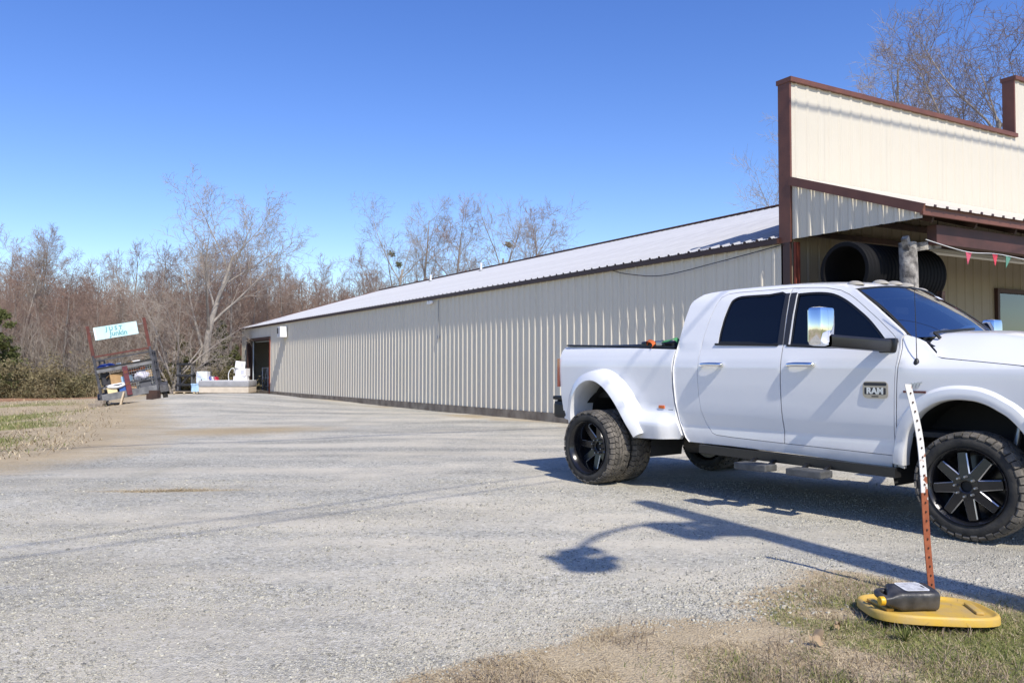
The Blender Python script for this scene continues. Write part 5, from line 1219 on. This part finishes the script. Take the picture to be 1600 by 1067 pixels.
def sup(a, b, n_, t): c, s = math.cos(t), math.sin(t); return (a*abs(c)**(2/n_)*(1 if c >= 0 else -1), b*abs(s)**(2/n_)*(1 if s >= 0 else -1))
m = MB(); rings = []
for sc, z in ((.985, -.045), (1.0, -.042), (1.0, -.012), (.985, 0.0), (.955, .004), (.93, .002), (.905, -.010), (.86, -.012), (.6, -.008), (.3, -.006), (.02, -.006)):
    row = []
    for j in range(73):
        x, y = sup(.335*sc, .265*sc, 3.4 if sc > .5 else 3, 2*math.pi*j/72); row.append((x, y, z))
    rings.append(row)
m.grid(rings); m.build('panel', M_yel, ld, 50)
m = MB(); m.bbox((.245, -.01, -.002), (.04, .24, .016), .007, (0, 0, R(-8))); m.build('handle_ridge', M_yel, ld, 50)
m = MB(); m.bbox((-.245, -.01, -.002), (.04, .24, .016), .007, (0, 0, R(8))); m.build('handle_ridge', M_yel, ld, 50)
LM = Matrix.Translation((2.27, 4.57, .062)) @ Euler((R(-3.0), R(.8), R(-6))).to_matrix().to_4x4()
jg = thing('oil_jug', 'dusty black plastic jug with yellow cap lying on the yellow lid', 'jug')
jg.matrix_world = LM @ Matrix.Translation((-.125, -.055, .002)) @ Matrix.Rotation(R(14), 4, 'Z') @ Matrix.Rotation(R(9), 4, 'X') @ Matrix.Scale(.88, 4)
M_jug = mat('dusty_black_jug', (.022, .022, .024), .42, var=(.075, .07, .065), scale=9, bump=.1, bscale=50)
m = MB(); rows = []
def rr_ring(x, cy, cz, w_, h_, n_=4.2):
    return [(x, cy+sup(w_/2, h_/2, n_, 2*math.pi*j/36)[0], cz+sup(w_/2, h_/2, n_, 2*math.pi*j/36)[1]) for j in range(37)]
for x, cy, w_, h_ in ((.165, 0, .02, .02), (.166, 0, .16, .10), (.160, 0, .185, .120), (.150, 0, .195, .128), (.09, 0, .196, .128), (.085, 0, .192, .124), (.0, 0, .192, .124), (-.075, 0, .194, .126), (-.09, 0, .188, .122), (-.105, -.012, .155, .105), (-.125, -.035, .10, .085), (-.145, -.052, .062, .060), (-.165, -.056, .050, .050), (-.185, -.057, .046, .046), (-.187, -.057, .01, .01)):
    rows.append(rr_ring(x, cy, .064, w_, h_))
m.grid(rows); m.build('body', M_jug, jg, 45)
m = MB(); pts = catmull([(-.085, .070, .070), (-.135, .072, .072), (-.168, .045, .072), (-.172, .0, .070), (-.158, -.035, .066)], 6); m.tube(pts, [.021]*len(pts), 12); m.build('handle', M_jug, jg, 60)
m = MB(); m.lathe([(0, -.215), (.024, -.215), (.0265, -.211), (.0265, -.187), (.022, -.183)], 24, 'x', (0, -.057, .064)); m.build('cap', mat('cap_yellow', (.75, .42, .02), .4), jg, 40)
lb_m = bpy.data.materials.new('worn_label'); lb_m.use_nodes = True; t = lb_m.node_tree; b = t.nodes['Principled BSDF']; b.inputs['Roughness'].default_value = .5
tc = t.nodes.new('ShaderNodeTexCoord'); n = t.nodes.new('ShaderNodeTexNoise'); n.inputs['Scale'].default_value = 22; n.inputs['Detail'].default_value = 9; n.inputs['Roughness'].default_value = .75; t.links.new(tc.outputs['Object'], n.inputs['Vector'])
r = t.nodes.new('ShaderNodeValToRGB'); r.color_ramp.elements[0].position = .28; r.color_ramp.elements[1].position = .60; r.color_ramp.elements[0].color = (.16, .16, .165, 1); r.color_ramp.elements[1].color = (.62, .62, .62, 1); t.links.new(n.outputs['Fac'], r.inputs[0]); t.links.new(r.outputs[0], b.inputs['Base Color'])
m = MB(); m.prism([(x+.03, y) for x, y in rrect(.165, .135, .02)], -.0016, Matrix.Translation((0, 0, .1262)) @ Matrix.Rotation(R(-90), 4, 'X')); m.m = 1
ol = rrect(.165, .135, .02); il = rrect(.152, .122, .015); n_ = len(ol)
m.add([(x+.03, y, .1284) for x, y in ol]+[(x+.03, y, .1284) for x, y in il], [(i, (i+1) % n_, n_+(i+1) % n_, n_+i) for i in range(n_)])
m.build('label', [lb_m, M_white], jg)
# dead stick and fallen leaves
for i, (x, y, s) in enumerate(((1.55, 4.22, .034), (1.50, 4.12, .03), (1.70, 4.35, .026))):
    q = MB(); rows = [[(u*s, v*s*1.4, .02*math.sin(u*3+i)+.015*math.cos(v*4)) for u in np.linspace(-.6*(1-abs(v)**2), .6*(1-abs(v)**2), 4)] for v in np.linspace(-1, 1, 6)]
    q.grid(rows); o = q.build('dead_leaf', mat('dead_leaf', (.34, .24, .14), .85) if i == 0 else bpy.data.materials['dead_leaf'], None, 60); tag(o, 'curled tan dead leaf on the dry grass left of the lid', 'leaf', 'dead leaves on the verge'); place(o, x, y, g1(x, y)+.03, i*1.3); o.rotation_euler = (.5, .3*i, i*1.3)

# ------------------------------------------------------------------ utility pole (its shadow crosses the gravel) and wires
def pole(x, y, label, full=True, H=9.0):
    z = g1(x, y); e = thing('utility_pole', label, 'utility pole', (x, y, z))
    q = MB(); q.tube([(0, 0, -.5), (0, 0, 4), (0, 0, H)], [.20, .17, .13], 14); q.build('pole', mat('creosote', (.12, .085, .06), .9, var=(.08, .055, .04), scale=6) if 'creosote' not in bpy.data.materials else bpy.data.materials['creosote'], e, 50)
    if full:
        q = MB(); q.lathe([(0, -.3), (.15, -.28), (.15, .26), (.12, .3), (0, .32)], 18, 'z', (-.44, -.30, 7.75)); q.tube([(0, 0, 7.9), (-.44, -.30, 7.9)], .07, 8); q.bbox((-.2, -.1, 7.5), (.3, .25, .3), .03); q.build('transformer', M_steel, e, 40)
        q = MB(); q.tube(catmull([(0, 0, 7.75), (-.45, -.35, 8.15), (-.98, -.80, 8.1), (-1.42, -1.16, 7.7)], 6), .032, 8); q.build('lamp_arm', M_steel, e, 50)
        q = MB(); q.lathe([(0, .24), (.09, .22), (.10, .06), (.19, -.08), (.20, -.14), (0, -.16)], 18, 'z', (-1.44, -1.18, 7.5)); q.bbox((-1.36, -1.02, 7.66), (.34, .16, .16), .03, (0, .2, .8)); q.bar((-1.62, -1.3, 7.36), (-1.2, -1.0, 7.46), .09, .09); q.tube([(-1.62, -1.12, 7.30), (-1.62, -1.12, 7.62)], .05, 8); q.build('lamp_head', M_steel, e, 50)
    return e
PLX, PLY = 4.93, .60
pole(PLX, PLY, 'tall utility pole with transformer and curved lamp arm beside the gravel verge')
wv = Vector((.725, .688, 0)).normalized()
for k_, (bx_, by_, zz) in enumerate(((-.30, -1.50, 8.5), (-.62, -1.18, 8.5))):
    a = Vector((bx_, by_, 0))-wv*45; b_ = Vector((bx_, by_, 0))+wv*55
    pts = [a.lerp(b_, t)+Vector((0, 0, zz+.5*((2*t-1)**2))) for t in np.linspace(0, 1, 25)]
    m = MB(); m.tube(pts, .013, 5); tag(m.build('overhead_wire', M_black), ('overhead wire crossing above the gravel, the one nearer the truck', 'second overhead wire beside the first above the gravel')[k_], 'wire')
nv = Vector((.8641, .5034, 0)); dv = Vector((-.5034, .8641, 0))
base = Vector(P0)-dv*6.2+Vector((0, 0, 12.6)); m = MB(); m.tube([base+nv*t_+Vector((0, 0, .02*t_)) for t_ in (-40, 0, 40)], .035, 5); tag(m.build('overhead_wire', M_black), 'thick overhead cable in front of the false front, shading its top', 'wire')

# ------------------------------------------------------------------ loose stones and grass
def shade_mat(name, stops, rough=.9):
    m = bpy.data.materials.new(name); m.use_nodes = True; t = m.node_tree; b = t.nodes['Principled BSDF']; b.inputs['Roughness'].default_value = rough; b.inputs['Specular IOR Level'].default_value = .2
    a = t.nodes.new('ShaderNodeAttribute'); a.attribute_name = 'shade'; r = t.nodes.new('ShaderNodeValToRGB'); e = r.color_ramp.elements
    while len(e) < len(stops): e.new(.5)
    for q, (p, c) in zip(e, stops): q.position = p; q.color = (*c, 1)
    t.links.new(a.outputs['Fac'], r.inputs[0]); t.links.new(r.outputs[0], b.inputs['Base Color']); return m
rg = np.random.default_rng(12)
def scatter(N, yr, xf, dens):
    u = rg.uniform(0, 1, N); y = yr[0]*(yr[1]/yr[0])**u if yr[0] > 0 else rg.uniform(*yr, N)
    x = rg.uniform(-xf, xf, N)*y; p = dens(x, y); k_ = rg.uniform(0, 1, N) < p; return x[k_], y[k_]
def stone_d(x, y):
    d = (.22+.78*sstep(.42, .62, fbm(x*.9, y*1.6, 71)))*sstep(.25, -.15, verge(x, y))*sstep(.3, -.6, lawn(x, y))
    edge = np.exp(-((verge(x, y)+.25)/.35)**2); return np.clip(d*.75+edge*.9*sstep(.3, -.1, verge(x, y)), 0, 1)
x, y = scatter(230000, (3.0, 10.0), .70, stone_d)
nb_ = 420; xb_ = rg.normal(1.35, .30, nb_); yb_ = rg.normal(4.92, .24, nb_); x = np.concatenate([x, xb_]); y = np.concatenate([y, yb_])
n = len(x); s = np.clip(rg.lognormal(-5.85, .42, n), .0018, .012)*(.8+.05*y)
cube = np.array([(a, b, c) for a in (-1, 1) for b in (-1, 1) for c in (-1, 1)], float)
s[-nb_:] = rg.uniform(.004, .012, nb_)
V = cube[None]*(s[:, None, None]*np.stack([rg.uniform(.7, 1.3, n), rg.uniform(.6, 1.1, n), rg.uniform(.35, .8, n)], 1)[:, None, :])
V *= rg.uniform(.62, 1.15, (n, 8, 1)); an = rg.uniform(0, 6.28, n); ca_, sa_ = np.cos(an)[:, None], np.sin(an)[:, None]
V = np.stack([V[..., 0]*ca_-V[..., 1]*sa_, V[..., 0]*sa_+V[..., 1]*ca_, V[..., 2]+.25*V[..., 0]*rg.normal(0, 1, (n, 1))], -1)
V += np.stack([x, y, gz(x, y)+s*.22], 1)[:, None, :]
Fc = np.array([(0, 1, 3, 2), (4, 6, 7, 5), (0, 4, 5, 1), (2, 3, 7, 6), (1, 5, 7, 3)])
F = (np.arange(n)[:, None, None]*8+Fc[None]).reshape(-1, 4)
M_st = shade_mat('limestone_chips', [(0, (.20, .19, .16)), (.5, (.40, .38, .315)), (.85, (.47, .445, .365)), (1, (.52, .495, .41))])
tag(link('gravel', np_mesh('gravel', V.reshape(-1, 3), F, M_st, np.repeat(rg.uniform(0, 1, n), 8))), kind='stuff')
def blades(name, x, y, L, wd, material, flat=.5, zoff=0.0):
    n = len(x); a = rg.uniform(0, 6.28, n); el = np.abs(rg.normal(0, 1, n))*(1-flat)+.12; L_ = L*rg.uniform(.5, 1.25, n); z = gz(x, y)+zoff
    d = np.stack([np.cos(a)*np.cos(el), np.sin(a)*np.cos(el), np.sin(el)], 1); sd_ = np.stack([-np.sin(a), np.cos(a), np.zeros(n)], 1)*wd
    p0 = np.stack([x, y, z], 1); p1 = p0+d*L_[:, None]*.55+np.array([0, 0, 1])*L_[:, None]*.06; p2 = p1+(d+np.stack([rg.normal(0, .3, n), rg.normal(0, .3, n), rg.normal(-.35, .25, n)], 1))*L_[:, None]*.5
    p2[:, 2] = np.maximum(p2[:, 2], z+.003)
    V = np.stack([p0-sd_, p0+sd_, p1-sd_*.8, p1+sd_*.8, p2-sd_*.15, p2+sd_*.15], 1).reshape(-1, 3)
    F = (np.arange(n)[:, None, None]*6+np.array([(0, 1, 3, 2), (2, 3, 5, 4)])[None]).reshape(-1, 4)
    return tag(link(name, np_mesh(name, V, F, material, np.repeat(rg.uniform(0, 1, n), 6))), kind='stuff')
M_dry = shade_mat('dry_grass', [(0, (.21, .15, .085)), (.5, (.43, .335, .19)), (1, (.64, .53, .34))])
M_grn = shade_mat('green_grass', [(0, (.08, .105, .025)), (.6, (.18, .20, .055)), (1, (.33, .32, .12))])
x, y = scatter(95000, (2.9, 6.2), .70, lambda x, y: sstep(-.10, .30, verge(x, y))*(.12+.88*sstep(.36, .6, fbm(x*3, y*3, 81)))); blades('dry_grass', x, y, .044, .0014, M_dry, .72)
gm_ = lambda x, y: sstep(.05, .45, verge(x, y))*sstep(.35, .58, fbm(x*1.3, y*1.3, 52)+.06+.16*np.clip(x-1.1, -2, 1))*(.35+.65*sstep(.3, .6, fbm(x*5, y*5, 83)))*sstep(.3, 1.6, x)
x, y = scatter(190000, (2.9, 6.2), .70, gm_); blades('green_grass', x, y, .040, .0014, M_grn, .45)
x, y = scatter(30000, (2.9, 6.2), .70, lambda x, y: sstep(.0, .35, verge(x, y))*sstep(.52, .62, fbm(x*2.2+9, y*2.2, 91))); blades('dead_weeds', x, y, .075, .0016, shade_mat('dead_weed_stems', [(0, (.10, .075, .055)), (.5, (.24, .18, .125)), (1, (.40, .32, .22))]), .35)
x, y = scatter(60000, (12, 42), .70, lambda x, y: sstep(.0, 1.2, lawn(x, y))*.6); blades('lawn_dry_grass', x, y, .12, .006, M_dry, .6)
x, y = scatter(60000, (12, 34), .70, lambda x, y: sstep(.4, 2.5, lawn(x, y))*sstep(.38, .60, fbm(x*.8, y*.35, 51))); blades('lawn_green_grass', x, y, .11, .006, M_grn, .4)
x, y = scatter(200000, (8.2, 10.2), .70, lambda x, y: np.exp(-((x+3.75)/.42)**2-((y-9.1-(x+3.75)*.12)/.075)**2)); blades('straw', x, y, .07, .002, M_dry, .85)
for (wx, wy, ws_) in ((1.98, 4.20, .11), (2.72, 4.15, .10), (2.95, 4.3, .10)):
    e = thing('weed_tuft', {1.98: 'blue green weed tuft in front of the yellow lid', 2.72: 'green weed tuft near the right edge below the lid', 2.95: 'green weed tuft in the bottom right corner'}[wx], 'weed', (wx, wy, g1(wx, wy)))
    n = 46; a = rg.uniform(0, 6.28, n); el = rg.uniform(.5, 1.4, n); L_ = ws_*rg.uniform(.5, 1.1, n); d = np.stack([np.cos(a)*np.cos(el), np.sin(a)*np.cos(el), np.sin(el)], 1)*L_[:, None]; sd_ = np.stack([-np.sin(a), np.cos(a), np.zeros(n)], 1)*.003
    V = np.stack([-sd_*.5, sd_*.5, d*.6+sd_, d*.6-sd_, ], 1); V2 = np.stack([d*.6-sd_, d*.6+sd_, d+[0, 0, -.01]+sd_*.1, d+[0, 0, -.01]-sd_*.1], 1)
    V = np.concatenate([V, V2]).reshape(-1, 3); link('blades', np_mesh('blades', V, np.arange(len(V)).reshape(-1, 4), M_grn, rg.uniform(.2, .8, len(V))), e)
